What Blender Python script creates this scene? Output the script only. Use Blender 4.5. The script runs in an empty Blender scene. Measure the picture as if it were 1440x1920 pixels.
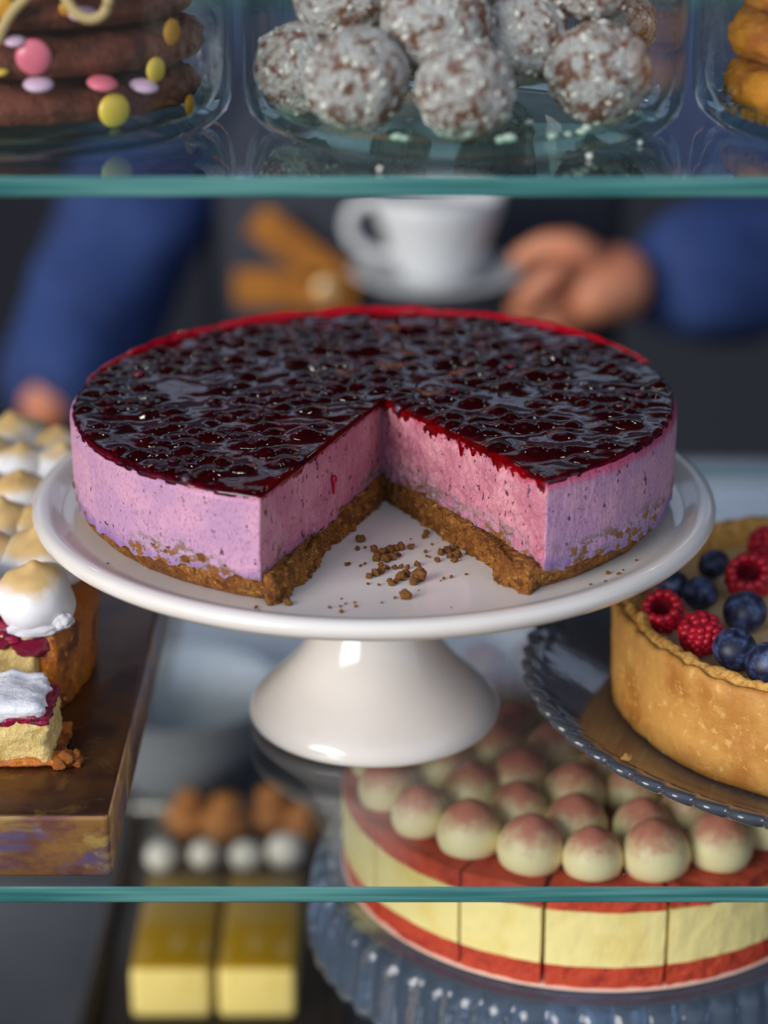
import bpy, bmesh, math, random
from mathutils import Vector, Matrix, noise

random.seed(7)
R = math.radians
PI = math.pi
sc = bpy.context.scene
COL = sc.collection

# ------------------------------------------------------------------ camera
FPX, PITCH = 4150.0, R(21.0)
CAM = Vector((0.0, -0.728, 0.431))
cam_data = bpy.data.cameras.new('camera')
cam = bpy.data.objects.new('camera', cam_data)
COL.objects.link(cam)
cam.location = CAM
cam.rotation_euler = (PI / 2 - PITCH, 0, 0)
cam_data.sensor_fit = 'VERTICAL'
cam_data.sensor_height = 36.0
cam_data.lens = FPX / 1920.0 * 36.0
cam_data.clip_start = 0.01
cam_data.clip_end = 100
cam_data.dof.use_dof = True
cam_data.dof.focus_distance = 0.862
cam_data.dof.aperture_fstop = (cam_data.lens / 1000.0) / 0.019
sc.camera = cam

# ------------------------------------------------------------------ sky, sun, exposure
world = bpy.data.worlds.new('sky')
sc.world = world
world.use_nodes = True
wn, wl = world.node_tree.nodes, world.node_tree.links
wn.clear()
w_out = wn.new('ShaderNodeOutputWorld')
w_bg = wn.new('ShaderNodeBackground')
w_tc = wn.new('ShaderNodeTexCoord')
w_sep = wn.new('ShaderNodeSeparateXYZ')
w_rmp = wn.new('ShaderNodeValToRGB')
w_rmp.color_ramp.elements[0].position = 0.46
w_rmp.color_ramp.elements[0].color = (0.16, 0.15, 0.14, 1)
w_rmp.color_ramp.elements[1].position = 0.56
w_rmp.color_ramp.elements[1].color = (0.62, 0.74, 1.0, 1)
w_map = wn.new('ShaderNodeMapRange')
w_map.inputs[1].default_value = -1
w_map.inputs[2].default_value = 1
wl.new(w_tc.outputs['Generated'], w_sep.inputs[0])
wl.new(w_sep.outputs[2], w_map.inputs[0])
wl.new(w_map.outputs[0], w_rmp.inputs[0])
wl.new(w_rmp.outputs[0], w_bg.inputs[0])
w_bg.inputs[1].default_value = 0.85
wl.new(w_bg.outputs[0], w_out.inputs[0])

sun_d = bpy.data.lights.new('sun', 'SUN')
sun_d.energy = 3.0
sun_d.angle = R(34)
sun_d.color = (1.0, 0.95, 0.89)
sun = bpy.data.objects.new('sun', sun_d)
COL.objects.link(sun)
sun.rotation_euler = Vector((0.68, 0.70, -0.31)).to_track_quat('-Z', 'Y').to_euler()

sc.view_settings.view_transform = 'Standard'
sc.view_settings.look = 'None'
sc.view_settings.gamma = 1.0
sc.view_settings.use_curve_mapping = False
sc.view_settings.exposure = 0.0

# ------------------------------------------------------------------ helpers
FW = Vector((0, math.cos(PITCH), -math.sin(PITCH)))
UP = Vector((0, math.sin(PITCH), math.cos(PITCH)))
RT = Vector((1, 0, 0))


def ray(px, py):
    return FW + RT * ((px - 720) / FPX) + UP * ((960 - py) / FPX)


def onz(px, py, z):
    r = ray(px, py)
    return CAM + r * ((z - CAM.z) / r.z)


def ony(px, py, y):
    r = ray(px, py)
    return CAM + r * ((y - CAM.y) / r.y)


def nz(p, s, seed=0.0):
    return noise.noise(Vector((p[0] * s + seed, p[1] * s + seed * 1.7, p[2] * s - seed)))


def fz(p, s, seed=0.0, octv=4):
    return noise.fractal(Vector((p[0] * s + seed, p[1] * s + seed * 1.7, p[2] * s - seed)), 1.0, 2.0, octv)


def tag(o, label, cat=None, group=None, kind=None):
    o['label'] = label
    if cat:
        o['category'] = cat
    if group:
        o['group'] = group
    if kind:
        o['kind'] = kind
    return o


def empty(name, loc=(0, 0, 0), rz=0.0):
    o = bpy.data.objects.new(name, None)
    COL.objects.link(o)
    o.location = loc
    o.rotation_euler = (0, 0, rz)
    o.empty_display_size = 0.01
    return o


def thing(name, label, cat, loc=(0, 0, 0), rz=0.0, group=None):
    return tag(empty(name, loc, rz), label, cat, group)


def link(name, me, mat=None, parent=None, loc=(0, 0, 0), rot=(0, 0, 0), scale=(1, 1, 1)):
    o = bpy.data.objects.new(name, me)
    COL.objects.link(o)
    if mat is not None and len(me.materials) == 0:
        for m in (mat if isinstance(mat, (list, tuple)) else [mat]):
            me.materials.append(m)
    o.parent = parent
    o.location = loc
    o.rotation_euler = rot
    o.scale = scale
    return o


def mesh(name, vs, fs, smooth=True):
    me = bpy.data.meshes.new(name)
    me.from_pydata([tuple(v) for v in vs], [], fs)
    me.update()
    bm = bmesh.new()
    bm.from_mesh(me)
    bmesh.ops.recalc_face_normals(bm, faces=bm.faces)
    bm.to_mesh(me)
    bm.free()
    if smooth:
        me.polygons.foreach_set('use_smooth', [True] * len(me.polygons))
    return me


def copy_tree(o, parent=None):
    c = o.copy()
    COL.objects.link(c)
    c.parent = parent
    for ch in list(o.children):
        copy_tree(ch, c)
    return c


def lathe(name, prof, n=64, fn=None, smooth=True):
    """prof: (r, z) from axis to axis (r = 0 at an end closes it). fn(r, z, ang) -> (r, z)."""
    vs, fs, rings = [], [], []
    for (r, z) in prof:
        if r <= 1e-9:
            vs.append((0, 0, z))
            rings.append([len(vs) - 1])
        else:
            ring = []
            for i in range(n):
                a = 2 * PI * i / n
                rr, zz = fn(r, z, a) if fn else (r, z)
                vs.append((rr * math.cos(a), rr * math.sin(a), zz))
                ring.append(len(vs) - 1)
            rings.append(ring)
    for a, b in zip(rings[:-1], rings[1:]):
        for i in range(n):
            j = (i + 1) % n
            if len(a) == 1 and len(b) == 1:
                continue
            if len(a) == 1:
                fs.append((a[0], b[i], b[j]))
            elif len(b) == 1:
                fs.append((a[i], b[0], a[j]))
            else:
                fs.append((a[i], b[i], b[j], a[j]))
    return mesh(name, vs, fs, smooth)


def box(name, x0, x1, y0, y1, z0, z1, bev=0.0, seg=2):
    bm = bmesh.new()
    bmesh.ops.create_cube(bm, size=1.0)
    for v in bm.verts:
        v.co = Vector((x0 + (v.co.x + .5) * (x1 - x0), y0 + (v.co.y + .5) * (y1 - y0), z0 + (v.co.z + .5) * (z1 - z0)))
    if bev > 0:
        bmesh.ops.bevel(bm, geom=list(bm.edges), offset=bev, segments=seg, profile=0.5, affect='EDGES')
    me = bpy.data.meshes.new(name)
    bm.to_mesh(me)
    bm.free()
    if bev > 0:
        me.polygons.foreach_set('use_smooth', [True] * len(me.polygons))
    return me


def ico(name, r, sub=3, fn=None, scale=(1, 1, 1)):
    bm = bmesh.new()
    bmesh.ops.create_icosphere(bm, subdivisions=sub, radius=1.0)
    for v in bm.verts:
        d = v.co.normalized()
        k = fn(d) if fn else 1.0
        v.co = Vector((d.x * scale[0], d.y * scale[1], d.z * scale[2])) * (r * k)
    me = bpy.data.meshes.new(name)
    bm.to_mesh(me)
    bm.free()
    me.polygons.foreach_set('use_smooth', [True] * len(me.polygons))
    return me


def tube(name, pts, rad, n=8):
    """pts: list of Vectors, rad: number or list."""
    pts = [Vector(p) for p in pts]
    vs, fs = [], []
    N = len(pts)
    ref = Vector((0, 0, 1))
    for i, p in enumerate(pts):
        t = (pts[min(i + 1, N - 1)] - pts[max(i - 1, 0)]).normalized()
        if abs(t.dot(ref)) > 0.95:
            ref = Vector((1, 0, 0))
        u = t.cross(ref).normalized()
        v = t.cross(u).normalized()
        r = rad[i] if isinstance(rad, (list, tuple)) else rad
        for k in range(n):
            a = 2 * PI * k / n
            vs.append(p + (u * math.cos(a) + v * math.sin(a)) * r)
    for i in range(N - 1):
        for k in range(n):
            m = (k + 1) % n
            fs.append((i * n + k, i * n + m, (i + 1) * n + m, (i + 1) * n + k))
    fs.append(tuple(range(n)))
    fs.append(tuple(range((N - 1) * n, N * n)))
    return mesh(name, vs, fs)


def skin_mesh(name, vs, es, rad, sub=2):
    me = bpy.data.meshes.new(name + '_rig')
    me.from_pydata(vs, es, [])
    o = bpy.data.objects.new(name + '_rig', me)
    COL.objects.link(o)
    o.modifiers.new('skin', 'SKIN')
    s = o.modifiers.new('sub', 'SUBSURF')
    s.levels = sub
    s.render_levels = sub
    if not me.skin_vertices:
        bm = bmesh.new()
        bm.from_mesh(me)
        bm.verts.layers.skin.verify()
        bm.to_mesh(me)
        bm.free()
    for i, r in enumerate(rad):
        rr = r if isinstance(r, tuple) else (r, r)
        me.skin_vertices[0].data[i].radius = rr
        me.skin_vertices[0].data[i].use_root = (i == 0)
    dg = bpy.context.evaluated_depsgraph_get()
    ev = o.evaluated_get(dg)
    out = bpy.data.meshes.new_from_object(ev)
    out.name = name
    bpy.data.objects.remove(o, do_unlink=True)
    bpy.data.meshes.remove(me)
    out.polygons.foreach_set('use_smooth', [True] * len(out.polygons))
    return out


def join_meshes(name, items):
    """items: (mesh, Matrix)."""
    bm = bmesh.new()
    for me, mx in items:
        t = me.copy()
        t.transform(mx)
        bm.from_mesh(t)
        bpy.data.meshes.remove(t)
    out = bpy.data.meshes.new(name)
    bm.to_mesh(out)
    bm.free()
    out.polygons.foreach_set('use_smooth', [True] * len(out.polygons))
    return out


# ------------------------------------------------------------------ materials
def srgb(r, g, b):
    f = lambda c: (c / 255 / 12.92) if c / 255 <= 0.04045 else ((c / 255 + 0.055) / 1.055) ** 2.4
    return (f(r), f(g), f(b), 1.0)


class NT:
    def __init__(self, name):
        self.m = bpy.data.materials.new(name)
        self.m.use_nodes = True
        self.n, self.l = self.m.node_tree.nodes, self.m.node_tree.links
        self.n.clear()
        self.out = self.n.new('ShaderNodeOutputMaterial')
        self.tc = self.n.new('ShaderNodeTexCoord')
        self.co = self.tc.outputs['Object']

    def new(self, t):
        return self.n.new('ShaderNode' + t)

    def jitter(self):
        oi = self.new('ObjectInfo')
        sc_ = self.new('VectorMath')
        sc_.operation = 'SCALE'
        sc_.inputs[0].default_value = (3.1, 5.7, 4.3)
        self.l.new(oi.outputs['Random'], sc_.inputs['Scale'])
        ad = self.new('VectorMath')
        ad.operation = 'ADD'
        self.l.new(self.co, ad.inputs[0])
        self.l.new(sc_.outputs[0], ad.inputs[1])
        self.tco = ad.outputs[0]
        return self

    def noise(self, scale, detail=3, rough=.55, stretch=(1, 1, 1), dist=0.0):
        mp = self.new('Mapping')
        mp.inputs['Scale'].default_value = stretch
        self.l.new(getattr(self, 'tco', self.co), mp.inputs[0])
        t = self.new('TexNoise')
        t.inputs['Scale'].default_value = scale
        t.inputs['Detail'].default_value = detail
        t.inputs['Roughness'].default_value = rough
        t.inputs['Distortion'].default_value = dist
        self.l.new(mp.outputs[0], t.inputs['Vector'])
        return t.outputs['Fac']

    def ramp(self, sock, lo, hi):
        mr = self.new('MapRange')
        mr.interpolation_type = 'SMOOTHSTEP'
        mr.inputs[1].default_value = lo
        mr.inputs[2].default_value = hi
        self.l.new(sock, mr.inputs[0])
        return mr.outputs[0]

    def z(self):
        s = self.new('SeparateXYZ')
        self.l.new(self.co, s.inputs[0])
        return s.outputs[2]

    def op(self, kind, a, b):
        m = self.new('Math')
        m.operation = kind
        for i, v in enumerate((a, b)):
            if isinstance(v, (int, float)):
                m.inputs[i].default_value = v
            else:
                self.l.new(v, m.inputs[i])
        return m.outputs[0]

    def mix(self, fac, a, b):
        m = self.new('Mix')
        m.data_type = 'RGBA'
        if isinstance(fac, (int, float)):
            m.inputs[0].default_value = fac
        else:
            self.l.new(fac, m.inputs[0])
        for i, v in ((6, a), (7, b)):
            if isinstance(v, tuple):
                m.inputs[i].default_value = v
            else:
                self.l.new(v, m.inputs[i])
        return m.outputs[2]

    def bump(self, layers):
        prev = None
        for (sock, strength, dist) in layers:
            b = self.new('Bump')
            b.inputs['Strength'].default_value = strength
            b.inputs['Distance'].default_value = dist
            self.l.new(sock, b.inputs['Height'])
            if prev is not None:
                self.l.new(prev, b.inputs['Normal'])
            prev = b.outputs[0]
        return prev

    def bsdf(self, col, rough=.5, normal=None, **kw):
        p = self.new('BsdfPrincipled')
        if isinstance(col, tuple):
            p.inputs['Base Color'].default_value = col
        else:
            self.l.new(col, p.inputs['Base Color'])
        if isinstance(rough, (int, float)):
            p.inputs['Roughness'].default_value = rough
        else:
            self.l.new(rough, p.inputs['Roughness'])
        if normal is not None:
            self.l.new(normal, p.inputs['Normal'])
        for k, v in kw.items():
            p.inputs[k.replace('_', ' ')].default_value = v
        self.l.new(p.outputs[0], self.out.inputs[0])
        self.p = p
        return self.m


def plain(name, col, rough=.5, var=None, bump=None, jit=False, **kw):
    t = NT(name)
    if jit:
        t.jitter()
    c = col
    for v in (var or []):
        s, c2, lo, hi = v[:4]
        st = v[4] if len(v) > 4 else (1, 1, 1)
        c = t.mix(t.ramp(t.noise(s, 4, .6, st), lo, hi), c, c2)
    nrm = t.bump([(t.noise(s, 4, .65), st, d) for (s, st, d) in bump]) if bump else None
    return t.bsdf(c, rough, nrm, **kw)


def slab_glass(name, tint, ior=1.5, base=None):
    """flat float glass: mirror by Fresnel, else straight through."""
    t = NT(name)
    fr = t.new('Fresnel')
    ge = t.new('NewGeometry')
    t.l.new(t.op('ADD', ior, t.op('MULTIPLY', ge.outputs['Backfacing'], 1 / ior - ior)), fr.inputs['IOR'])
    tr = t.new('BsdfTransparent')
    if base:
        t.l.new(t.mix(t.ramp(t.z(), base[1], base[2]), tint, base[0]), tr.inputs[0])
    else:
        tr.inputs[0].default_value = tint
    gl = t.new('BsdfGlossy')
    gl.inputs['Roughness'].default_value = 0.015
    gl.inputs['Color'].default_value = (1, 1, 1, 1)
    mx = t.new('MixShader')
    t.l.new(fr.outputs[0], mx.inputs[0])
    t.l.new(tr.outputs[0], mx.inputs[1])
    t.l.new(gl.outputs[0], mx.inputs[2])
    t.l.new(mx.outputs[0], t.out.inputs[0])
    return t.m


MAT = {}
MAT['shelf'] = slab_glass('shelf_glass', (0.95, 0.975, 0.97, 1))
t = NT('shelf_glass_edge')
MAT['shelf_edge'] = t.bsdf(t.mix(t.ramp(t.noise(60, 3, .5, (0.15, 1, 6)), .35, .7), srgb(40, 98, 98), srgb(92, 146, 140)), .12)

MAT['jar'] = slab_glass('jar_glass', (.975, .992, .985, 1), 1.5, ((.74, .93, .86, 1), .016, .004))

MAT['ceramic'] = plain('white_glazed_ceramic', srgb(234, 227, 218), .12, [(9, srgb(226, 217, 206), .45, .75)], Coat_Weight=.3, Coat_Roughness=.04)
MAT['cup'] = plain('white_porcelain', srgb(222, 224, 224), .15)


# cheesecake filling: outer wall and cut faces
def filling(name, top, mid, low, streak, spk, gr):
    t = NT(name)
    z = t.z()
    c = t.mix(t.ramp(t.noise(55, 3, .5), .35, .7), mid, top)
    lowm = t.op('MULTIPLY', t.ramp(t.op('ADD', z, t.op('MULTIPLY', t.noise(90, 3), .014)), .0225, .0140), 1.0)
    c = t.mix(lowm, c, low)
    # red jam bleeding down from the rim
    red = t.ramp(t.op('ADD', z, t.op('MULTIPLY', t.noise(160, 3, .6, (1, 1, .25)), streak)), .0395 + streak * .5, .0435 + streak * .5)
    c = t.mix(t.op('MULTIPLY', red, .8), c, srgb(196, 36, 84))
    # berry specks
    c = t.mix(t.ramp(t.noise(400, 3, .6, (1, 1, .6)), spk, spk + .04), c, srgb(86, 34, 62))
    c = t.mix(t.op('MULTIPLY', t.ramp(t.noise(1100, 3, .6, (1, 1, .5)), .50, .68), .55), c, srgb(146, 92, 130))
    band = t.op('MULTIPLY', t.ramp(t.op('ADD', z, t.op('MULTIPLY', t.noise(70, 2), .010)), .0275, .0185), t.ramp(t.noise(28, 2), .43, .55))
    fl_ = t.noise(170, 5, .72, (1, 1, 1.5))
    c = t.mix(t.op('MULTIPLY', band, t.ramp(fl_, .46, .50)), c, srgb(146, 146, 170))
    c = t.mix(t.op('MULTIPLY', band, t.ramp(fl_, .505, .53)), c, srgb(142, 86, 36))
    nrm = t.bump([(t.noise(900, 4, .6, (1, 1, .3)), .6, .0007), (t.noise(280, 4, .65), gr, .0014)])
    return t.bsdf(c, .55, nrm, Subsurface_Weight=.08, Subsurface_Radius=(.004, .002, .002), Subsurface_Scale=1.0)


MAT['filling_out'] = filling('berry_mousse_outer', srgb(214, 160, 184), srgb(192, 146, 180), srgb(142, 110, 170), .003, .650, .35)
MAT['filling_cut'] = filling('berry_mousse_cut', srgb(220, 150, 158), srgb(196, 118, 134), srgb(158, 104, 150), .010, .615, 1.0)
MAT['crust'] = plain('biscuit_crust', srgb(196, 122, 44), .8, [(260, srgb(132, 72, 20), .48, .62), (480, srgb(232, 176, 96), .56, .64), (90, srgb(154, 88, 28), .45, .65)], [(1300, 1.0, .0030), (420, 1.0, .0040)])
t = NT('berry_jelly')
fr = t.new('Fresnel')
fr.inputs['IOR'].default_value = 1.52
nb_ = t.bump([(t.noise(130, 3, .5), .16, .0012)])
t.l.new(nb_, fr.inputs['Normal'])
tr = t.new('BsdfTransparent')
t.l.new(t.mix(t.ramp(t.noise(60, 3, .5), .40, .66), (.72, .010, .05, 1), (.36, .005, .030, 1)), tr.inputs[0])
df = t.new('BsdfDiffuse')
df.inputs[0].default_value = (.30, .002, .016, 1)
m1 = t.new('MixShader')
m1.inputs[0].default_value = .06
t.l.new(tr.outputs[0], m1.inputs[1])
t.l.new(df.outputs[0], m1.inputs[2])
gl = t.new('BsdfGlossy')
gl.inputs['Roughness'].default_value = .03
t.l.new(nb_, gl.inputs['Normal'])
mx = t.new('MixShader')
t.l.new(fr.outputs[0], mx.inputs[0])
t.l.new(m1.outputs[0], mx.inputs[1])
t.l.new(gl.outputs[0], mx.inputs[2])
t.l.new(mx.outputs[0], t.out.inputs[0])
MAT['jelly'] = t.m
MAT['jelly_edge'] = plain('dark_jelly_edge', srgb(84, 4, 24), .08, [(150, srgb(40, 4, 16), .45, .6)])
MAT['jelly_rim'] = plain('backlit_red_jelly', srgb(196, 6, 34), .1, [(120, srgb(120, 2, 22), .5, .7)], Subsurface_Weight=.5, Subsurface_Radius=(.01, .001, .001), Subsurface_Scale=.5)  # light passing through the thin lip put into a brighter red
MAT['berry'] = plain('cooked_berry', srgb(44, 14, 30), .1, [(.9, srgb(128, 16, 40), .52, .66)], [(4, .25, .2)], True, Coat_Weight=.6, Coat_Roughness=.04)
MAT['crumb'] = plain('biscuit_crumb', srgb(202, 130, 50), .8, [(2.2, srgb(140, 78, 24), .45, .65), (6, srgb(208, 150, 74), .58, .7)], [(7, .8, .12)], True)
MAT['drip'] = plain('red_juice', srgb(176, 8, 40), .08)
MAT['teal_stain'] = plain('mousse_crumb', srgb(128, 98, 52), .7, [(600, srgb(130, 150, 170), .5, .6)], [(900, .5, .0006)])

# tart
MAT['pastry'] = plain('golden_pastry', srgb(204, 148, 72), .62, [(38, srgb(176, 112, 40), .42, .68), (260, srgb(218, 170, 96), .55, .7), (30, srgb(150, 88, 26), .62, .8)], [(700, .35, .0008), (160, .3, .0012)])
MAT['pastry_crumb'] = plain('pastry_crumb', srgb(222, 170, 88), .8, [(400, srgb(190, 128, 52), .45, .65)], [(900, .8, .001)])
MAT['custard'] = plain('baked_custard', srgb(222, 190, 136), .35, [(25, srgb(204, 160, 100), .45, .7)], [(60, .2, .002)])
MAT['raspberry'] = plain('raspberry_red', srgb(196, 14, 44), .32, [(160, srgb(150, 6, 34), .45, .7)], None, True, Subsurface_Weight=.25, Subsurface_Radius=(.004, .0008, .0008), Subsurface_Scale=1.0)
MAT['raspberry_core'] = plain('raspberry_hollow', srgb(120, 8, 28), .5)
MAT['blueberry'] = plain('blueberry_bloom', srgb(26, 30, 56), .45, [(1.6, srgb(86, 104, 150), .42, .74), (9, srgb(20, 22, 40), .58, .7)], None, True)
MAT['embossed'] = plain('smoky_pressed_glass', srgb(98, 104, 114), .06, None, [(120, .15, .001)], False, Transmission_Weight=.6, IOR=1.5, Coat_Weight=.3)

# copper tray and meringue cake
t = NT('tarnished_copper')
c = t.mix(t.ramp(t.noise(40, 5, .62, (1, 1, 1.6)), .38, .62), srgb(176, 128, 72), srgb(132, 86, 76))
c = t.mix(t.ramp(t.noise(32, 5, .65, (.8, 1, 2.0), .6), .50, .66), c, srgb(122, 104, 138))
c = t.mix(t.ramp(t.noise(26, 5, .65, (1, 1, 1.3), .8), .54, .70), c, srgb(206, 172, 96))
MAT['copper'] = t.bsdf(c, t.op('ADD', t.op('MULTIPLY', t.noise(60, 4), .3), .18), t.bump([(t.noise(300, 4), .12, .0008)]), Metallic=.55)
t = NT('copper_dark_reflection')  # copper again for the tray top, its dark reflection put into browner colours
c = t.mix(t.ramp(t.noise(22, 5, .62), .40, .64), srgb(112, 74, 40), srgb(72, 44, 34))
c = t.mix(t.ramp(t.noise(30, 5, .65, (1, 1, 1), .8), .58, .72), c, srgb(142, 106, 50))
MAT['copper_top'] = t.bsdf(c, .26, t.bump([(t.noise(300, 4), .12, .0008)]), Metallic=.6)
MAT['sponge'] = plain('butter_sponge', srgb(232, 202, 128), .8, [(140, srgb(214, 176, 96), .45, .7), (500, srgb(244, 226, 170), .55, .7)], [(500, .8, .0014), (1500, .5, .0006)])
MAT['bake_crust'] = plain('browned_cake_crust', srgb(186, 104, 28), .5, [(70, srgb(104, 46, 12), .45, .62), (260, srgb(216, 146, 54), .55, .68)], [(500, .6, .0012)])
MAT['jam'] = plain('cherry_jam', srgb(150, 16, 56), .25, [(220, srgb(86, 8, 44), .45, .65), (300, srgb(216, 60, 96), .6, .72)], [(400, .6, .0012)])
MAT['frosting'] = plain('meringue_smear', srgb(240, 238, 242), .35, [(200, srgb(232, 206, 216), .6, .75)], [(220, .5, .0015)])
t = NT('toasted_meringue').jitter()
zz = t.op('ADD', t.z(), t.op('MULTIPLY', t.noise(42, 3), .026))
c = t.mix(t.ramp(zz, .0275, .0365), srgb(242, 240, 240), srgb(222, 186, 126))
c = t.mix(t.op('MULTIPLY', t.ramp(zz, .0370, .044), .7), c, srgb(176, 122, 58))
MAT['meringue'] = t.bsdf(c, .38, t.bump([(t.noise(160, 3), .15, .001)]), Subsurface_Weight=.1, Subsurface_Radius=(.004, .004, .004), Subsurface_Scale=1.0)

# top shelf
MAT['choc'] = plain('chocolate_cookie', srgb(116, 58, 40), .8, [(110, srgb(80, 36, 24), .45, .7), (300, srgb(116, 62, 44), .58, .72)], [(420, .8, .002), (140, .6, .003)], True)
MAT['gold_cookie'] = plain('golden_cookie', srgb(206, 132, 28), .7, [(60, srgb(168, 92, 14), .45, .7), (260, srgb(224, 162, 60), .58, .72)], [(420, .7, .0015)], True)
t = NT('sugared_cocoa').jitter()
c = t.mix(t.ramp(t.noise(3.0, 5, .70), .40, .54), srgb(150, 88, 58), srgb(248, 242, 238))
c = t.mix(t.ramp(t.noise(11, 3, .6), .58, .68), c, srgb(214, 190, 158))
MAT['truffle'] = t.bsdf(c, .8, t.bump([(t.noise(9, 4, .65), .7, .06)]))
MAT['flake'] = plain('coconut_flake', srgb(238, 232, 220), .7)
MAT['pink'] = plain('pink_candy', srgb(238, 120, 140), .25)
MAT['lilac'] = plain('lilac_candy', srgb(226, 186, 210), .25)
MAT['yellow'] = plain('yellow_candy', srgb(232, 196, 74), .25)
MAT['orange'] = plain('orange_candy', srgb(214, 150, 40), .25)
MAT['twine'] = plain('jute_twine', srgb(206, 176, 122), .85, None, [(900, .6, .001)])

# bottom deck
MAT['cream'] = plain('vanilla_cream', srgb(244, 228, 152), .45, [(40, srgb(236, 214, 128), .45, .7)], [(200, .2, .001)])
MAT['redcake'] = plain('red_sponge', srgb(196, 66, 34), .7, [(120, srgb(164, 40, 26), .45, .7), (400, srgb(214, 92, 50), .58, .72)], [(500, .6, .0015)])
t = NT('dusted_dollop').jitter()
zz = t.op('ADD', t.z(), t.op('MULTIPLY', t.noise(150, 5, .8), .020))
c = t.mix(t.op('MULTIPLY', t.ramp(zz, .0190, .0300), .85), srgb(248, 234, 180), srgb(204, 96, 88))
MAT['dollop'] = t.bsdf(c, .45, None)
MAT['standglass'] = plain('blue_pressed_glass', srgb(178, 200, 224), .04, None, [(90, .3, .002)], False, Transmission_Weight=.92, IOR=1.5)
MAT['bartop'] = plain('lemon_glaze', srgb(178, 138, 12), .2)
MAT['barside'] = plain('lemon_sponge', srgb(246, 222, 130), .6, [(30, srgb(236, 206, 104), .45, .7)])
MAT['choux'] = plain('choux_bun', srgb(186, 116, 46), .6, [(2, srgb(140, 76, 24), .45, .7)], None, True)
MAT['chocbase'] = plain('dark_chocolate_square', srgb(58, 30, 20), .45)
MAT['whiteball'] = plain('white_cream_ball', srgb(240, 230, 214), .5)
MAT['deck'] = plain('charcoal_deck', srgb(58, 60, 68), .35, [(3.2, srgb(84, 86, 92), .45, .7)])
MAT['steel'] = plain('brushed_steel', srgb(176, 180, 188), .38, [(8, srgb(150, 154, 162), .4, .7, (1, 1, .1))], None, False, Metallic=.6)
MAT['darktray'] = plain('dark_baking_tray', srgb(56, 50, 46), .35, None, None, False, Metallic=.5)
MAT['trayrim'] = plain('steel_tray_rim', srgb(190, 184, 172), .3, None, None, False, Metallic=.7)

# room and person
MAT['wall'] = plain('dark_blue_wall', srgb(24, 28, 40), .8)
MAT['wall_upper'] = plain('slate_wall', srgb(76, 84, 104), .8)
MAT['ceiling'] = plain('slate_ceiling', srgb(120, 124, 136), .8)
MAT['floor'] = plain('grey_floor', srgb(96, 92, 88), .6)
MAT['skin'] = plain('skin', srgb(214, 142, 106), .5, [(18, srgb(200, 122, 92), .4, .7)], None, False, Subsurface_Weight=.1, Subsurface_Radius=(.01, .004, .002), Subsurface_Scale=1.0)
MAT['shirt'] = plain('blue_cotton', srgb(38, 62, 116), .85, [(9, srgb(26, 42, 84), .4, .7)])
MAT['apron'] = plain('charcoal_apron', srgb(44, 47, 58), .85)
MAT['leather'] = plain('tan_leather', srgb(176, 112, 38), .5, [(30, srgb(150, 90, 28), .4, .7)])
MAT['brass'] = plain('brass_sun_glint', srgb(238, 200, 148), .42, None, None, False, Metallic=.4)  # pale tone stands for the sun glint on the stud
MAT['trousers'] = plain('dark_denim', srgb(26, 30, 42), .85)
MAT['hair'] = plain('dark_hair', srgb(40, 28, 22), .6)

# ------------------------------------------------------------------ room shell
FLOOR = -1.25


def struct(name, me, mat, label):
    o = link(name, me, mat)
    o['kind'] = 'structure'
    o['label'] = label
    return o


struct('floor', box('floor', -3, 3, -0.4, 3.2, FLOOR - .05, FLOOR), MAT['floor'], 'grey shop floor behind the counter')
W0, W1, WX = .98, 1.48, 1.8
wb = struct('wall_back', box('wall_back', -3, 3, 3.2, 3.3, FLOOR, .40), MAT['wall'], 'dark blue wall far behind the barista')
link('wall_middle', box('wall_middle', -3, 3, 3.2, 3.3, .40, W0), MAT['wall_upper'], wb)
link('wall_upper', box('wall_upper', -3, 3, 3.2, 3.3, W1, 2.2), MAT['wall_upper'], wb)
for sx in (-1, 1):
    link('wall_pier', box('wall_pier', min(sx * WX, sx * 3), max(sx * WX, sx * 3), 3.2, 3.3, W0, W1), MAT['wall_upper'], wb)
win = struct('added_window_1', box('added_window_1', -WX, WX, 3.24, 3.25, W0, W1), slab_glass('added_window_pane', (.95, .96, .98, 1)), 'unseen wide window added high in the back wall for reflections in the jelly')  # out of view, added so the sky reflects in the jelly
for xm in (-WX, -.85, 0, .85, WX):
    link('added_window_frame', box('added_window_frame', xm - .035, xm + .035, 3.21, 3.29, W0, W1), MAT['apron'], win)
struct('wall_left', box('wall_left', -3.1, -3, 0.9, 3.3, FLOOR, 2.2), MAT['wall'], 'dark blue left side wall of the shop')
struct('wall_right', box('wall_right', 3, 3.1, 0.9, 3.3, FLOOR, 2.2), MAT['wall'], 'dark blue right side wall of the shop')
struct('ceiling', box('ceiling', -3.1, 3.1, 0.2, 3.3, 2.2, 2.3), MAT['ceiling'], 'pale shop ceiling')

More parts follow.
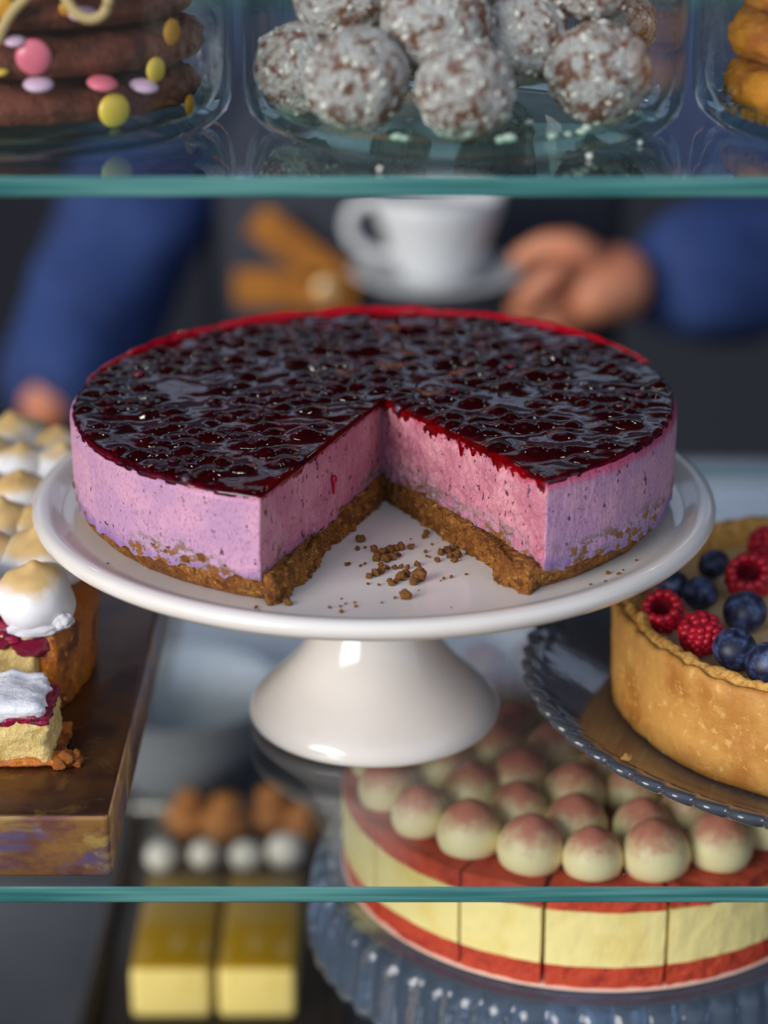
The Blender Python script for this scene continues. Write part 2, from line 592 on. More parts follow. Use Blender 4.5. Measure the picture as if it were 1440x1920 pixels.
# ------------------------------------------------------------------ display case
DZ = -0.31
case = thing('display_case', 'charcoal display case deck with grey back panel under the glass shelves', 'display case', (0, 0, FLOOR))
link('cabinet', box('cabinet', -.70, .70, .00, .78, 0, DZ - FLOOR - .012, .004), MAT['apron'], case)
link('deck', box('deck', -.70, .70, -.01, .78, DZ - FLOOR - .012, DZ - FLOOR, .002), MAT['deck'], case)
link('back_panel', box('back_panel', -.70, .70, .742, .756, DZ - FLOOR, -.097 - FLOOR, .002), MAT['steel'], case)
link('light_block_panel', box('light_block_panel', .684, .704, .0, .78, DZ - FLOOR, .62 - FLOOR, .002), MAT['apron'], case)  # unseen panel, added to block fill light from the right
for sx in (-1, 1):
    for yy in (.03, .44):
        link('upright', box('upright', sx * .672 - .01, sx * .672 + .01, yy - .01, yy + .01, DZ - FLOOR, .62 - FLOOR, .002), MAT['steel'], case)
        for zz_ in (-.0068, .2642):
            link('bracket', box('bracket', sx * .656 - .012, sx * .656 + .012, yy - .006, yy + .006, zz_ - .006 - FLOOR, zz_ - FLOOR, .001), MAT['steel'], case)


def shelf(name, z, y1, label):
    th = .0068
    me = box(name, -.66, .66, 0, y1, -th, 0, .0006, 1)
    me.materials.append(MAT['shelf'])
    me.materials.append(MAT['shelf_edge'])
    for p in me.polygons:
        p.material_index = 0 if abs(p.normal.z) > .9 else 1
        p.use_smooth = False
    o = link(name, me)
    o.location = (0, 0, z)
    return tag(o, label, 'shelf')


shelf('glass_shelf', 0.0, .47, 'lower clear glass shelf with teal edge, under the white cake stand')
shelf('glass_shelf', .271, .44, 'upper clear glass shelf with teal edge, under the three glass jars')

# ------------------------------------------------------------------ white cake stand
SX, SY = -.0042, .1490
stand = thing('cake_stand', 'white glazed ceramic pedestal cake stand holding the purple cheesecake', 'cake stand', (SX, SY, 0.0002))
PT = .1020
ped = [(0, .0006), (.040, .0006), (.0500, 0), (.0530, .0), (.0545, .0016), (.0549, .004), (.0537, .0072), (.0500, .0115), (.0447, .0165), (.0395, .0215), (.0345, .0272), (.0300, .0335),
       (.0262, .0410), (.0232, .0500), (.0215, .0600), (.0210, .0700), (.0222, .0800), (.0260, .0870), (.0350, .0920), (.0350, .0950), (0, .0950)]
link('pedestal', lathe('pedestal', ped, 128), MAT['ceramic'], stand)
pl = [(0, .0935), (.040, .0920), (.090, .0925), (.125, .0942), (.136, .0960), (.1405, .0975), (.1428, .0998), (.1433, .1020), (.1426, .1040), (.1408, .1052), (.1380, .1053),
      (.1345, .1040), (.1310, .1026), (.1285, PT), (.100, PT), (0, PT)]
link('plate', lathe('plate', pl, 160), MAT['ceramic'], stand)

# ------------------------------------------------------------------ berry cheesecake
CX, CY, CZ = -.0045, .1500, PT + .0004
cake = thing('cheesecake', 'purple berry cheesecake with dark glossy berry top and one wedge cut out', 'cake', (CX, CY, CZ))
CR = .1255
TILT = .016
APEX = Vector((.0040, -.0060))
AL = math.atan2(-.1190, -.0414)      # left cut corner
BR = math.atan2(-.1060, .0640)       # right cut corner


def outline(rad, apex, aL, aR, step):
    A = Vector((math.cos(aL), math.sin(aL))) * rad
    B = Vector((math.cos(aR), math.sin(aR))) * rad
    pts, seg = [], []

    def line(p, q, s):
        n = max(2, int((q - p).length / step))
        for i in range(n):
            pts.append(p.lerp(q, i / n))
            seg.append((s, i / n))
    line(A, apex, 'L')
    line(apex, B, 'R')
    n = int((aL + 2 * PI - aR) % (2 * PI) * rad / step)
    for i in range(n):
        a = aR + ((aL - aR) % (2 * PI)) * i / n
        pts.append(Vector((math.cos(a), math.sin(a))) * rad)
        seg.append(('O', i / n))
    return pts, seg


def extrude_outline(name, pts, seg, zs, disp, topz=None):
    N = len(pts)
    nrm = []
    for i in range(N):
        tdir = (pts[(i + 2) % N] - pts[i - 2]).normalized()
        nrm.append(Vector((tdir.y, -tdir.x)))
    vs, fs, mi = [], [], []
    for j, z in enumerate(zs):
        for i in range(N):
            d, dz = disp(pts[i], z, seg[i], j)
            p = pts[i] + nrm[i] * d
            vs.append((p.x, p.y, z + dz))
    for j in range(len(zs) - 1):
        for i in range(N):
            k = (i + 1) % N
            fs.append((j * N + i, j * N + k, (j + 1) * N + k, (j + 1) * N + i))
            mi.append(0 if seg[i][0] == 'O' else 1)
    c = Vector((0, .05))
    for j in (len(zs) - 1,):
        vs.append((c.x, c.y, zs[j]))
        ci = len(vs) - 1
        for i in range(N):
            fs.append((ci, j * N + i, j * N + (i + 1) % N))
            mi.append(0)
    me = mesh(name, vs, fs)
    for p, m in zip(me.polygons, mi):
        p.material_index = m
    return me


CB = .0114      # crust thickness
FB = .0098      # filling starts inside the crust
GZ = .0420      # jelly bottom


# crust
pts, seg = outline(.1240, APEX + Vector((.0010, -.0016)), AL + .006, BR - .016, .0007)


def crust_disp(p, z, s, j):
    u = z / CB
    P3 = (p.x, p.y, z)
    if s[0] == 'O':
        d = .0005 * fz(P3, 240, 3) + .0003 * nz(P3, 900, 5)
        d += .0008 * math.sin(u * PI) - .0042 * (1 - u) ** 2 + .0006 * fz((p.x, p.y, 0), 60, 9)
        if u > .75:
            d -= .0036 * (u - .75)
    else:
        out = s[1] if s[0] == 'R' else 1 - s[1]      # 0 at the apex, 1 at the outer corner
        d = .0016 * fz(P3, 120, 21) + .0012 * fz(P3, 420, 2) + .0007 * nz(P3, 1000, 7) + .0006
        d -= .0022 * max(0, u - .55)
        if s[0] == 'R':
            if .45 < out < .80:
                d += .0014
            if out > .80:
                d += .0062 * min(1, (out - .80) / .03) * (1 - .45 * max(0, out - .93) / .07)
        else:
            if out > .62:
                d += .0040 * min(1, (out - .62) / .04)
        d *= min(1, (1.02 - out) / .03) if out > .99 else 1
    zz = .0012 * fz((p.x, p.y, 1), 150, 4) if u > .7 else 0
    return d, zz


me = extrude_outline('crust', pts, seg, [CB * k / 18 for k in range(19)], crust_disp)
o = link('crust', me, [MAT['crust'], MAT['crust']], cake)
o['label'] = 'crumbly golden brown biscuit crust'

# filling
pts, seg = outline(CR, APEX, AL, BR, .0008)


def fill_disp(p, z, s, j):
    u = (z - FB) / (GZ + .0006 - FB)
    P3 = (p.x, p.y, z)
    if s[0] == 'O':
        d = .0005 * fz((p.x, p.y, z * .3), 45, 6) + .00018 * nz((p.x, p.y, z * .25), 420, 8)
        d -= .0010 * max(0, .08 - u) * 12 * .6
        # torn lower edge
        if u < .18:
            d += .0006 * fz(P3, 260, 31) * (1 - u / .18)
        if u > .96:
            d -= .0012
    elif s[0] == 'R':
        d = -.0030 * max(0, 1 - s[1] / .02) + .0011 * fz((p.x, p.y, z), 70, 12) + .0008 * fz(P3, 330, 13) + .0004 * nz(P3, 900, 14)
        t_ = nz((p.x, p.y, z * .55), 190, 15)
        if t_ > .34:
            d -= (t_ - .34) * .006
    else:
        d = .0008 * fz((p.x, p.y, z * .5), 60, 17) + .0003 * nz((p.x, p.y, z * .2), 500, 18) + .0002 * nz(P3, 900, 19)
        if u < .35 and .38 < s[1] < .56:
            d += .0012 * fz(P3, 200, 41) + .0012
    dz = TILT * p.x * u
    if u < .02:
        dz += .0022 * fz((p.x, p.y, 2), 110, 23)
        if s[0] == 'O':
            dz -= .0042 * (p.x / CR) ** 2 * (1.15 if p.x > 0 else .9)
    return d, dz


zs = [FB + (GZ + .0006 - FB) * k / 44 for k in range(45)]
me = extrude_outline('filling', pts, seg, zs, fill_disp)
o = link('filling', me, [MAT['filling_out'], MAT['filling_cut']], cake)
o['label'] = 'lilac pink berry mousse filling'

# berries in the jelly
berry_xy = []
tries = 0
while len(berry_xy) < 300 and tries < 60000:
    tries += 1
    a = random.uniform(0, 2 * PI)
    r = CR * .968 * math.sqrt(random.random())
    p = Vector((r * math.cos(a), r * math.sin(a)))
    q = p - APEX
    ang = math.atan2(q.y, q.x)
    a1 = math.atan2(math.sin(AL) * CR - APEX.y, math.cos(AL) * CR - APEX.x)
    a2 = math.atan2(math.sin(BR) * CR - APEX.y, math.cos(BR) * CR - APEX.x)
    if a1 < ang < a2:
        continue
    # keep clear of the two cut lines
    bad = False
    for aa in (a1, a2):
        dd = Vector((math.cos(aa), math.sin(aa)))
        if q.dot(dd) > 0 and abs(q.x * dd.y - q.y * dd.x) < .0035:
            bad = True
    # open patches of plain jelly
    if nz((p.x, p.y, 0), 34, 51) < .02 and random.random() < .90:
        bad = True
    rb_ = random.choice([random.uniform(.0030, .0044), random.uniform(.0042, .0060)])
    if p.length + rb_ > CR - .0014:
        bad = True
    if bad or any((p - b[0]).length < (rb_ + b[1]) * .72 for b in berry_xy):
        continue
    berry_xy.append((p, rb_, random.uniform(.0003, .0021)))


cells = {}
for bb in berry_xy:
    key = (int(math.floor(bb[0].x / .012)), int(math.floor(bb[0].y / .012)))
    for ix in (-1, 0, 1):
        for iy in (-1, 0, 1):
            cells.setdefault((key[0] + ix, key[1] + iy), []).append(bb)


def jelly_h(p):
    h = .0022 + .0008 * nz((p.x, p.y, 0), 60, 61) + .0004 * nz((p.x, p.y, 0), 130, 62)
    b = 0.0
    for (q, r, pr_) in cells.get((int(math.floor(p.x / .012)), int(math.floor(p.y / .012))), ()):
        d2 = (p.x - q.x) ** 2 + (p.y - q.y) ** 2
        b = max(b, (pr_ + .0002) * math.exp(-d2 / (r * r * .9)))
    return h + b


# jelly sheet: polar grid about the apex
a1 = math.atan2(math.sin(AL) * CR - APEX.y, math.cos(AL) * CR - APEX.x)
a2 = math.atan2(math.sin(BR) * CR - APEX.y, math.cos(BR) * CR - APEX.x)
span = (a1 - a2) % (2 * PI)
NR, NA = 150, 620
RG = CR - .0012
vs, fs = [], []
for i in range(NA + 1):
    a = a2 + span * i / NA
    d = Vector((math.cos(a), math.sin(a)))
    b = APEX.dot(d)
    rmax = -b + math.sqrt(b * b - APEX.length_squared + RG * RG)
    rmax += .0007 * nz((math.cos(a), math.sin(a), 0), 22, 71)
    edge = min(i, NA - i)
    for j in range(NR + 1):
        u = j / NR
        u = 1 - (1 - u) ** 1.25
        r = .0008 + (rmax - .0008) * u
        p = APEX + d * r
        h = jelly_h(p)
        e = min(1, (rmax - r) / .0022)
        h *= (.55 + .45 * math.sin(min(1, e) * PI / 2))
        if edge < 2:
            h *= .55 if edge == 0 else .85
        vs.append((p.x, p.y, GZ + h + TILT * p.x))
W = NR + 1
for i in range(NA):
    for j in range(NR):
        fs.append((i * W + j, (i + 1) * W + j, (i + 1) * W + j + 1, i * W + j + 1))
# skirts: outer edge and the two smeared cut edges
for (idx, kind) in (([i * W + NR for i in range(NA + 1)], 'O'), ([j for j in range(W)], 'R'), ([NA * W + j for j in range(W)], 'L')):
    low = []
    prev = idx
    for lv in (1, 2, 3):
        cur = []
        for k, vi in enumerate(idx):
            x, y, z = vs[vi]
            base = GZ + TILT * x
            if kind == 'O':
                zz2 = base + (z - base) * (1 - lv / 3) - .0012 * lv / 3
                cur.append((x, y, zz2))
            else:
                sm = max(0, .0012 + .0040 * fz((x, y, 0), 120, 81) + .0025 * nz((x, y, 0), 420, 82)) * (1.25 if kind == 'R' else .6)
                q = Vector((x, y)) - APEX
                n2 = Vector((q.y, -q.x)).normalized() if q.length > 1e-6 else Vector((0, -1))
                if kind == 'L':
                    n2 = -n2
                off = .0009 - .0003 * lv
                zz2 = base + (z - base) * (1 - lv / 3) - sm * lv / 3
                cur.append((x + n2.x * off, y + n2.y * off, zz2))
        st = len(vs)
        vs.extend(cur)
        ids = list(range(st, st + len(cur)))
        for k in range(len(idx) - 1):
            fs.append((prev[k], prev[k + 1], ids[k + 1], ids[k]))
        prev = ids
me = mesh('jelly_top', vs, fs)
for p in me.polygons:
    c = p.center
    rr_ = math.hypot(c.x, c.y)
    if rr_ > RG - .0010:
        p.material_index = 1
o = link('jelly_top', me, [MAT['jelly'], MAT['jelly_edge']], cake)
o['label'] = 'glossy dark red berry jelly'

# jelly lip standing up along the far edge; light through it painted brighter red
vs, fs = [], []
n = 200
for i in range(n + 1):
    a = R(18) + R(150) * i / n
    hh = .0012 + .0024 * max(0, math.sin(PI * i / n)) * (.75 + .6 * nz((a * 3, 0, 0), 1.7, 91)) + .0006 * nz((a * 9, 0, 0), 2, 92)
    hh = max(.0006, hh)
    for (rr, zz2) in ((CR - .0030, .0016), (CR - .0018, .0018 + hh * .7), (CR - .0010, .0020 + hh), (CR - .0002, .0018 + hh * .6), (CR + .0002, .0006)):
        x, y = rr * math.cos(a), rr * math.sin(a)
        vs.append((x, y, GZ + zz2 + TILT * x))
for i in range(n):
    for k in range(4):
        fs.append((i * 5 + k, i * 5 + k + 1, (i + 1) * 5 + k + 1, (i + 1) * 5 + k))
o = link('jelly_lip', mesh('jelly_lip', vs, fs), MAT['jelly_rim'], cake)
o['label'] = 'jelly lip along the far edge, light through it put into a brighter red'

bvar = []
for k in range(5):
    bvar.append(ico('berry', 1.0, 3, lambda d, k=k: 1 + .10 * fz(d, 2.2, 100 + k * 7) + .04 * nz(d, 7, 130 + k) - (.22 * max(0, d.z - .86) / .14), (1, .92, .72)))
    bvar[-1].materials.append(MAT['berry'])
for k, (p, r, pr_) in enumerate(berry_xy):
    link('berry', bvar[k % 5], None, cake, (p.x, p.y, GZ + .0022 + TILT * p.x - r * .72 + pr_),
         (random.uniform(-.4, .4), random.uniform(-.4, .4), random.uniform(0, 6.28)), (r, r, r))

# juice drip on the left cut face, brown crumbs pressed into the lower wall
A2 = Vector((math.cos(AL), math.sin(AL))) * CR
p0 = A2.lerp(APEX, .55)
nl = Vector((APEX - A2).normalized())
nl = Vector((nl.y, -nl.x))
q = p0 + nl * .0010
dm = lathe('juice_drip', [(0, -.0085), (.0004, -.008), (.00055, -.004), (.0007, -.0008), (.0014, .0004), (.0015, .0014), (.0009, .0024), (0, .0027)], 12)
o = link('juice_drip', dm, MAT['drip'], cake, (q.x, q.y, .0265))
o['label'] = 'red juice drop running down the cut face'
cvar = [ico('crumb_fleck', 1.0, 2, lambda d, k=k: 1 + .45 * fz(d, 2.0, 300 + k * 11)) for k in range(4)]
for c_ in cvar:
    c_.materials.append(MAT['crumb'])
for k in range(12):
    a = random.choice([random.uniform(R(186), R(249)), random.uniform(R(186), R(249)), random.uniform(R(-52), R(-5))])
    zc = .0118 + abs(random.gauss(0, .0022))
    s = random.uniform(.0008, .0022)
    rr = CR - .0004
    link('crumb_fleck', cvar[k % 4], None, cake, (rr * math.cos(a), rr * math.sin(a), zc), (0, 0, a), (s * .45, s * random.uniform(.8, 1.7), s * .8))

# ------------------------------------------------------------------ crumbs on the stand
crumb_v = []
for k in range(6):
    m_ = ico('biscuit_crumb', 1.0, 3 if k < 3 else 2, lambda d, k=k: 1 + .5 * fz(d, 1.7, 400 + k * 13) + .16 * nz(d, 6, 420 + k))
    m_.materials.append(MAT['crumb'])
    crumb_v.append(m_)


def crumb(px, py, rpx, label, group):
    r = rpx / FPX * .87
    p = onz(px, py, PT + r * .45)
    o = link('biscuit_crumb', random.choice(crumb_v), None, None, (p.x, p.y, PT + .0002 + r * .72), (random.uniform(0, 6), random.uniform(-.3, .3), random.uniform(0, 6)), (r, r, r * .8))
    return tag(o, label, 'crumb', group)


crumb(786, 1085, 15, 'biggest smooth brown crumb at the right of the loose crumbs in the cut wedge', 'biscuit crumbs')
crumb(760, 1120, 10, 'lone biscuit crumb nearest the front rim of the white stand', 'biscuit crumbs')
crumb(676, 1013, 10, 'biscuit crumb beside the left cut face, above the main crumb heap', 'biscuit crumbs')
crumb(820, 1052, 6, 'round little crumb beside the crumb clump at the right cut face', 'biscuit crumbs')
crumb(1292, 992, 3.5, 'lone tiny crumb at the far right of the white stand', 'biscuit crumbs')
crumb(202, 1058, 2.5, 'lone dark speck of crumb at the left of the white stand', 'biscuit crumbs')
L = 'crumb of the loose heap at the back of the crumbs in the cut wedge'
for (x, y, r) in [(702, 1032, 9), (716, 1040, 11), (730, 1034, 9), (742, 1030, 8), (752, 1028, 9), (706, 1048, 9), (722, 1050, 10), (736, 1046, 9), (714, 1060, 6), (748, 1042, 5), (770, 1028, 6), (774, 1024, 4)]:
    crumb(x, y, r, L, 'crumb heap at the back')
L = 'crumb of the loose heap at the front of the crumbs in the cut wedge'
for (x, y, r) in [(692, 1082, 7), (704, 1077, 9), (714, 1072, 8), (726, 1066, 5), (740, 1066, 5), (752, 1064, 5), (764, 1066, 5), (782, 1060, 6), (752, 1084, 9), (762, 1078, 8), (776, 1094, 9), (742, 1092, 6), (734, 1096, 6), (730, 1090, 5), (690, 1096, 3), (710, 1098, 3)]:
    crumb(x, y, r, L, 'crumb heap at the front')
L = 'crumb in the clump against the biscuit base of the right cut face'
for (x, y, r) in [(826, 1038, 8), (838, 1034, 8), (848, 1030, 8), (858, 1042, 9), (844, 1044, 7), (852, 1052, 7), (798, 1036, 4), (800, 1044, 3), (806, 1046, 2.5), (796, 1008, 6), (800, 1000, 6)]:
    crumb(x, y, r, L, 'crumbs at the right cut face')
L = 'tiny scattered speck of biscuit on the white stand'
for (x, y, r) in [(650, 1060, 4), (655, 1058, 3), (676, 1062, 3), (684, 1058, 3), (670, 1030, 5), (684, 1028, 3), (832, 1086, 3), (846, 1083, 4), (826, 1090, 2), (874, 1078, 2.5), (638, 1138, 2.5), (648, 1133, 2.5), (640, 1148, 4), (618, 1140, 3.5), (640, 1124, 2), (665, 1131, 2.5), (667, 1138, 3),
                  (716, 1131, 2.5), (724, 1164, 3), (785, 1108, 1.5), (540, 1132, 8), (480, 1140, 4), (486, 1146, 2.5), (1140, 1076, 4), (1160, 1078, 3.5), (1136, 1094, 4), (1107, 1097, 3), (1193, 1052, 2.5), (1168, 1070, 2), (740, 1122, 3), (846, 1140, 1.5), (810, 1022, 3), (770, 1012, 2)]:
    crumb(x, y, r, L, 'scattered specks')

# ------------------------------------------------------------------ glass plate and berry tart (right)
TX, TY = .2050, .1420
NS = 64


def scallop(r, z, a):
    if r < .138:
        return r, z
    s = abs(math.sin(a * NS / 2))
    k = (r - .138) / .015
    return r - .0042 * k * (1 - s ** .6), z + .0016 * k * s


plate_prof = [(0, 0), (.070, 0), (.085, .0006), (.110, .0040), (.130, .0110), (.140, .0150), (.147, .0172), (.151, .0188), (.1530, .0205), (.1535, .0222), (.1520, .0236), (.148, .0236), (.1440, .0216),
              (.1390, .0195), (.135, .0182), (.128, .0150), (.112, .0098), (.100, .0082), (0, .0080)]
plate = link('glass_plate', lathe('glass_plate', plate_prof, NS * 10, scallop), MAT['embossed'], None, (.2130, .1420, .0003))
tag(plate, 'smoky glass plate with scalloped edge under the berry tart', 'plate')

TZ = .0088
tart = thing('berry_tart', 'deep golden pastry tart with custard on the scalloped glass plate', 'tart', (TX, TY, TZ))
TR, TH = .1068, .0470


def tart_fn(r, z, a):
    x, y = math.cos(a), math.sin(a)
    P3 = (r * x, r * y, z)
    rr = r + .0006 * fz(P3, 90, 500) + (.0012 * fz((x * r, y * r, z), 30, 501) if r > .1 else 0)
    zz = z
    if z > TH - .010 and r > .0925:
        zz += .0014 * fz((x * r, y * r, 0), 130, 502) + .0012 * nz((x * r, y * r, 0), 45, 503)
        if r < .1025:
            zz += .0022 * max(-.3, fz(P3, 150, 504))
            rr += .0016 * nz(P3, 220, 505)
    return rr, zz


prof = [(0, 0), (.098, 0), (.1030, .0006), (.1052, .0030)]
prof += [(.1056 + .0012 * k / 16, .0030 + (TH - .0055) * k / 16) for k in range(1, 17)]
prof += [(.1064, TH - .0010), (.1055, TH), (.1042, TH + .0002), (.1034, TH - .0008), (.1028, TH - .0002), (.1012, TH + .0016), (.0996, TH + .0018), (.0980, TH + .0006), (.0968, TH - .0020), (.0958, TH - .0060), (.0952, TH - .0120), (.094, TH - .0170), (0, TH - .0170)]
me = lathe('pastry_shell', prof, 520, tart_fn)
me.materials.append(MAT['pastry'])
me.materials.append(MAT['pastry_crumb'])
for p in me.polygons:
    c = p.center
    if c.z > TH - .009 and math.hypot(c.x, c.y) < .1036:
        p.material_index = 1
o = link('pastry_shell', me, None, tart)
o['label'] = 'golden brown pastry shell with a crumbly rim'
cus = lathe('custard', [(.0, TH - .0168), (.0960, TH - .0168), (.0968, TH - .0090), (.093, TH - .0094), (.08, TH - .0088), (.04, TH - .0080), (0, TH - .0078)], 96,
            lambda r, z, a: (r, z + (.0006 * fz((r * math.cos(a), r * math.sin(a), 0), 50, 510) if z > TH - .012 else 0)))
link('custard', cus, MAT['custard'], tart)

# raspberry: a thimble of drupelets round a hollow core
dr = ico('drupelet', 1.0, 2)
items = []
RB_R, RB_H = .0105, .0165
for lv in range(7):
    u = lv / 6
    zc = .002 + u * (RB_H - .0035)
    rad = RB_R * (.86 + .12 * math.sin(u * PI * .55)) if u < .5 else RB_R * math.sqrt(max(.04, 1 - ((u - .45) / .62) ** 2)) * .97
    rad -= .0022
    n = max(4, int(2 * PI * rad / .0036))
    for i in range(n):
        a = 2 * PI * (i + .5 * (lv % 2)) / n + random.uniform(-.06, .06)
        s = random.uniform(.0019, .0024)
        items.append((dr, Matrix.Translation((rad * math.cos(a), rad * math.sin(a), zc)) @ Matrix.Diagonal((s * 1.05, s * 1.05, s, 1))))
items.append((dr, Matrix.Translation((0, 0, RB_H - .002)) @ Matrix.Diagonal((.003, .003, .002, 1))))
rasp_body = join_meshes('drupelets', items)
rasp_body.materials.append(MAT['raspberry'])
rasp_core = lathe('hollow', [(0, RB_H - .004), (.0025, RB_H - .0045), (.0045, .008), (.0056, .0015), (.0068, .0006), (.0082, .0014), (.0088, .006), (.0080, .011), (.0045, RB_H - .002), (0, RB_H - .0018)], 24)
rasp_core.materials.append(MAT['raspberry_core'])


def raspberry(px, py, rpx, tilt, label):
    s = rpx / FPX * .93 / RB_R
    z = TZ + TH - .0078 + RB_R * s * .90
    p = onz(px, py, z)
    t_ = thing('raspberry', label, 'raspberry', (0, 0, 0), 0, 'raspberries on the tart')
    link('drupelets', rasp_body, None, t_, (0, 0, -RB_H * .5))
    link('hollow_core', rasp_core, None, t_, (0, 0, -RB_H * .5))
    t_.location = p
    t_.scale = (s, s, s)
    t_.rotation_euler = Vector(tilt).to_track_quat('-Z', 'Y').to_euler()
    return t_


raspberry(1244, 1150, 44, (-.25, -.55, .80), 'raspberry nearest the left rim of the tart, hollow facing the viewer')
raspberry(1313, 1184, 45, (.15, .2, -1), 'raspberry between the two leftmost fruits, closed tip up, nearest the tart front rim')
raspberry(1404, 1086, 50, (-.15, -.6, .78), 'large raspberry with open hollow behind the frontmost blueberries')
raspberry(1436, 1022, 44, (.8, .3, -.5), 'raspberry lying farthest back at the right edge of the photo')

blue = ico('berry_skin', 1.0, 4, lambda d: 1 - .22 * math.exp(-((1 - d.z) / .035) ** 2) + .05 * math.exp(-((1 - d.z - .075) / .03) ** 2) * (1 + .9 * math.sin(5 * math.atan2(d.y, d.x))) + .015 * nz(d, 2, 9), (1, 1, .88))
blue.materials.append(MAT['blueberry'])


def blueberry(px, py, rpx, tilt, label):
    r = rpx / FPX * .93
    z = TZ + TH - .0082 + r * .9
    p = onz(px, py, z)
    o = link('blueberry', blue, None, None, p, Vector(tilt).to_track_quat('Z', 'Y').to_euler(), (r, r, r))
    return tag(o, label, 'blueberry', 'blueberries on the tart')


blueberry(1397, 1147, 42, (-.15, -.5, .85), 'blueberry with crown facing up, between the open raspberry and the two front blueberries')
blueberry(1378, 1217, 42, (.3, -.2, .9), 'pale bloomy blueberry just right of the closed-tip raspberry')
blueberry(1442, 1244, 44, (-.3, .3, .9), 'blueberry nearest the front rim at the right edge of the photo')
blueberry(1312, 1112, 36, (.2, .5, .7), 'dark blueberry behind the left raspberries, in shade of the stand')
blueberry(1338, 1058, 33, (-.5, .3, .7), 'dark blueberry farthest back beside the open raspberry')
blueberry(1262, 1096, 33, (.5, .3, .7), 'dark blueberry half hidden under the rim of the white stand')
o = link('pastry_crumb', crumb_v[1].copy(), None, None, (0, 0, 0), (0, 0, 1), (.0022, .0022, .0015))
o.data.materials.clear()
o.data.materials.append(MAT['pastry_crumb'])
o.location = onz(1176, 1420, .0255)
tag(o, 'golden pastry crumb stuck on the scalloped edge of the glass plate', 'crumb')

# ------------------------------------------------------------------ copper tray with meringue cake (left)
tray = link('copper_tray', box('copper_tray', -.36, -.1030, .0060, .33, 0, .0270, .0026, 4), MAT['copper'], None, (0, 0, .0004))
tray.data.materials.append(MAT['copper_top'])
for p in tray.data.polygons:
    if p.normal.z > .8:
        p.material_index = 1
tag(tray, 'tarnished copper tray turned upside down, carrying the meringue cake', 'tray')
MZ = .0276
MX, MY, MR, MH = -.2360, .1400, .1110, .0370
mcake = thing('meringue_cake', 'golden sponge cake topped with toasted meringue kisses, cut open at the front', 'cake', (MX, MY, MZ))
YC = .0920 - MY       # cut plane, local


def chord_outline(rad, step, yc):
    a0 = math.asin(yc / rad)
    a_end = PI - a0
    pts, lab = [], []
    n = int((a_end - a0) * rad / step)
    for i in range(n):
        a = a0 + (a_end - a0) * i / n
        pts.append(Vector((rad * math.cos(a), rad * math.sin(a))))
        lab.append('O')
    x1, x0 = rad * math.cos(a_end), rad * math.cos(a0)
    n = int((x0 - x1) / step)
    for i in range(n):
        pts.append(Vector((x1 + (x0 - x1) * i / n, yc)))
        lab.append('C')
    return pts, lab


def chord_solid(name, rad, yc, z0, z1, step, levels, disp, cen=(0, .03)):
    pts, lab = chord_outline(rad, step, yc)
    N = len(pts)
    vs, fs = [], []
    for j in range(levels + 1):
        z = z0 + (z1 - z0) * j / levels
        for i in range(N):
            t_ = (pts[(i + 2) % N] - pts[i - 2]).normalized()
            n_ = Vector((t_.y, -t_.x))
            d, dz = disp(pts[i], z, lab[i], j / levels)
            p = pts[i] + n_ * d
            vs.append((p.x, p.y, z + dz))
    for j in range(levels):
        for i in range(N):
            k = (i + 1) % N
            fs.append((j * N + i, j * N + k, (j + 1) * N + k, (j + 1) * N + i))
    for j in (0, levels):
        vs.append((cen[0], cen[1], z0 + (z1 - z0) * j / levels))
        for i in range(N):
            fs.append((len(vs) - 1, j * N + i, j * N + (i + 1) % N))
    return mesh(name, vs, fs)


me = chord_solid('sponge', MR - .006, YC, .001, MH - .002, .0014, 18, lambda p, z, l, u: ((.0012 * fz((p.x, p.y, z), 180, 600) + .0007 * nz((p.x, p.y, z), 600, 601)) if l == 'C' else 0, 0))
link('sponge', me, MAT['sponge'], mcake)
# browned outer crust: a band round the sponge
pts, lab = chord_outline(MR, .0016, YC + .0006)
pts = [p for p, l in zip(pts, lab) if l == 'O']
vs, fs = [], []
prof = [(.0, .0), (.0, .004), (.0012, .012), (.0022, .022), (.0026, .031), (.0020, .0375), (-.0010, .0412), (-.0045, .0425), (-.0075, .0400), (-.0078, .030), (-.0075, .015), (-.0072, 0)]
for i, p in enumerate(pts):
    n_ = p.normalized()
    for (dr_, z) in prof:
        d = dr_ + .0011 * fz((p.x, p.y, z), 110, 610) + .0006 * nz((p.x, p.y, z), 420, 611)
        zz = z + (.0022 * fz((p.x, p.y, 0), 70, 612) if z > .03 else 0)
        q = p + n_ * d
        vs.append((q.x, q.y, max(0, zz)))
K = len(prof)
for i in range(len(pts) - 1):
    for k in range(K - 1):
        fs.append((i * K + k, i * K + k + 1, (i + 1) * K + k + 1, (i + 1) * K + k))
fs.append(tuple(range(K)))
fs.append(tuple(range((len(pts) - 1) * K, len(pts) * K)))
o = link('browned_crust', mesh('browned_crust', vs, fs), MAT['bake_crust'], mcake)
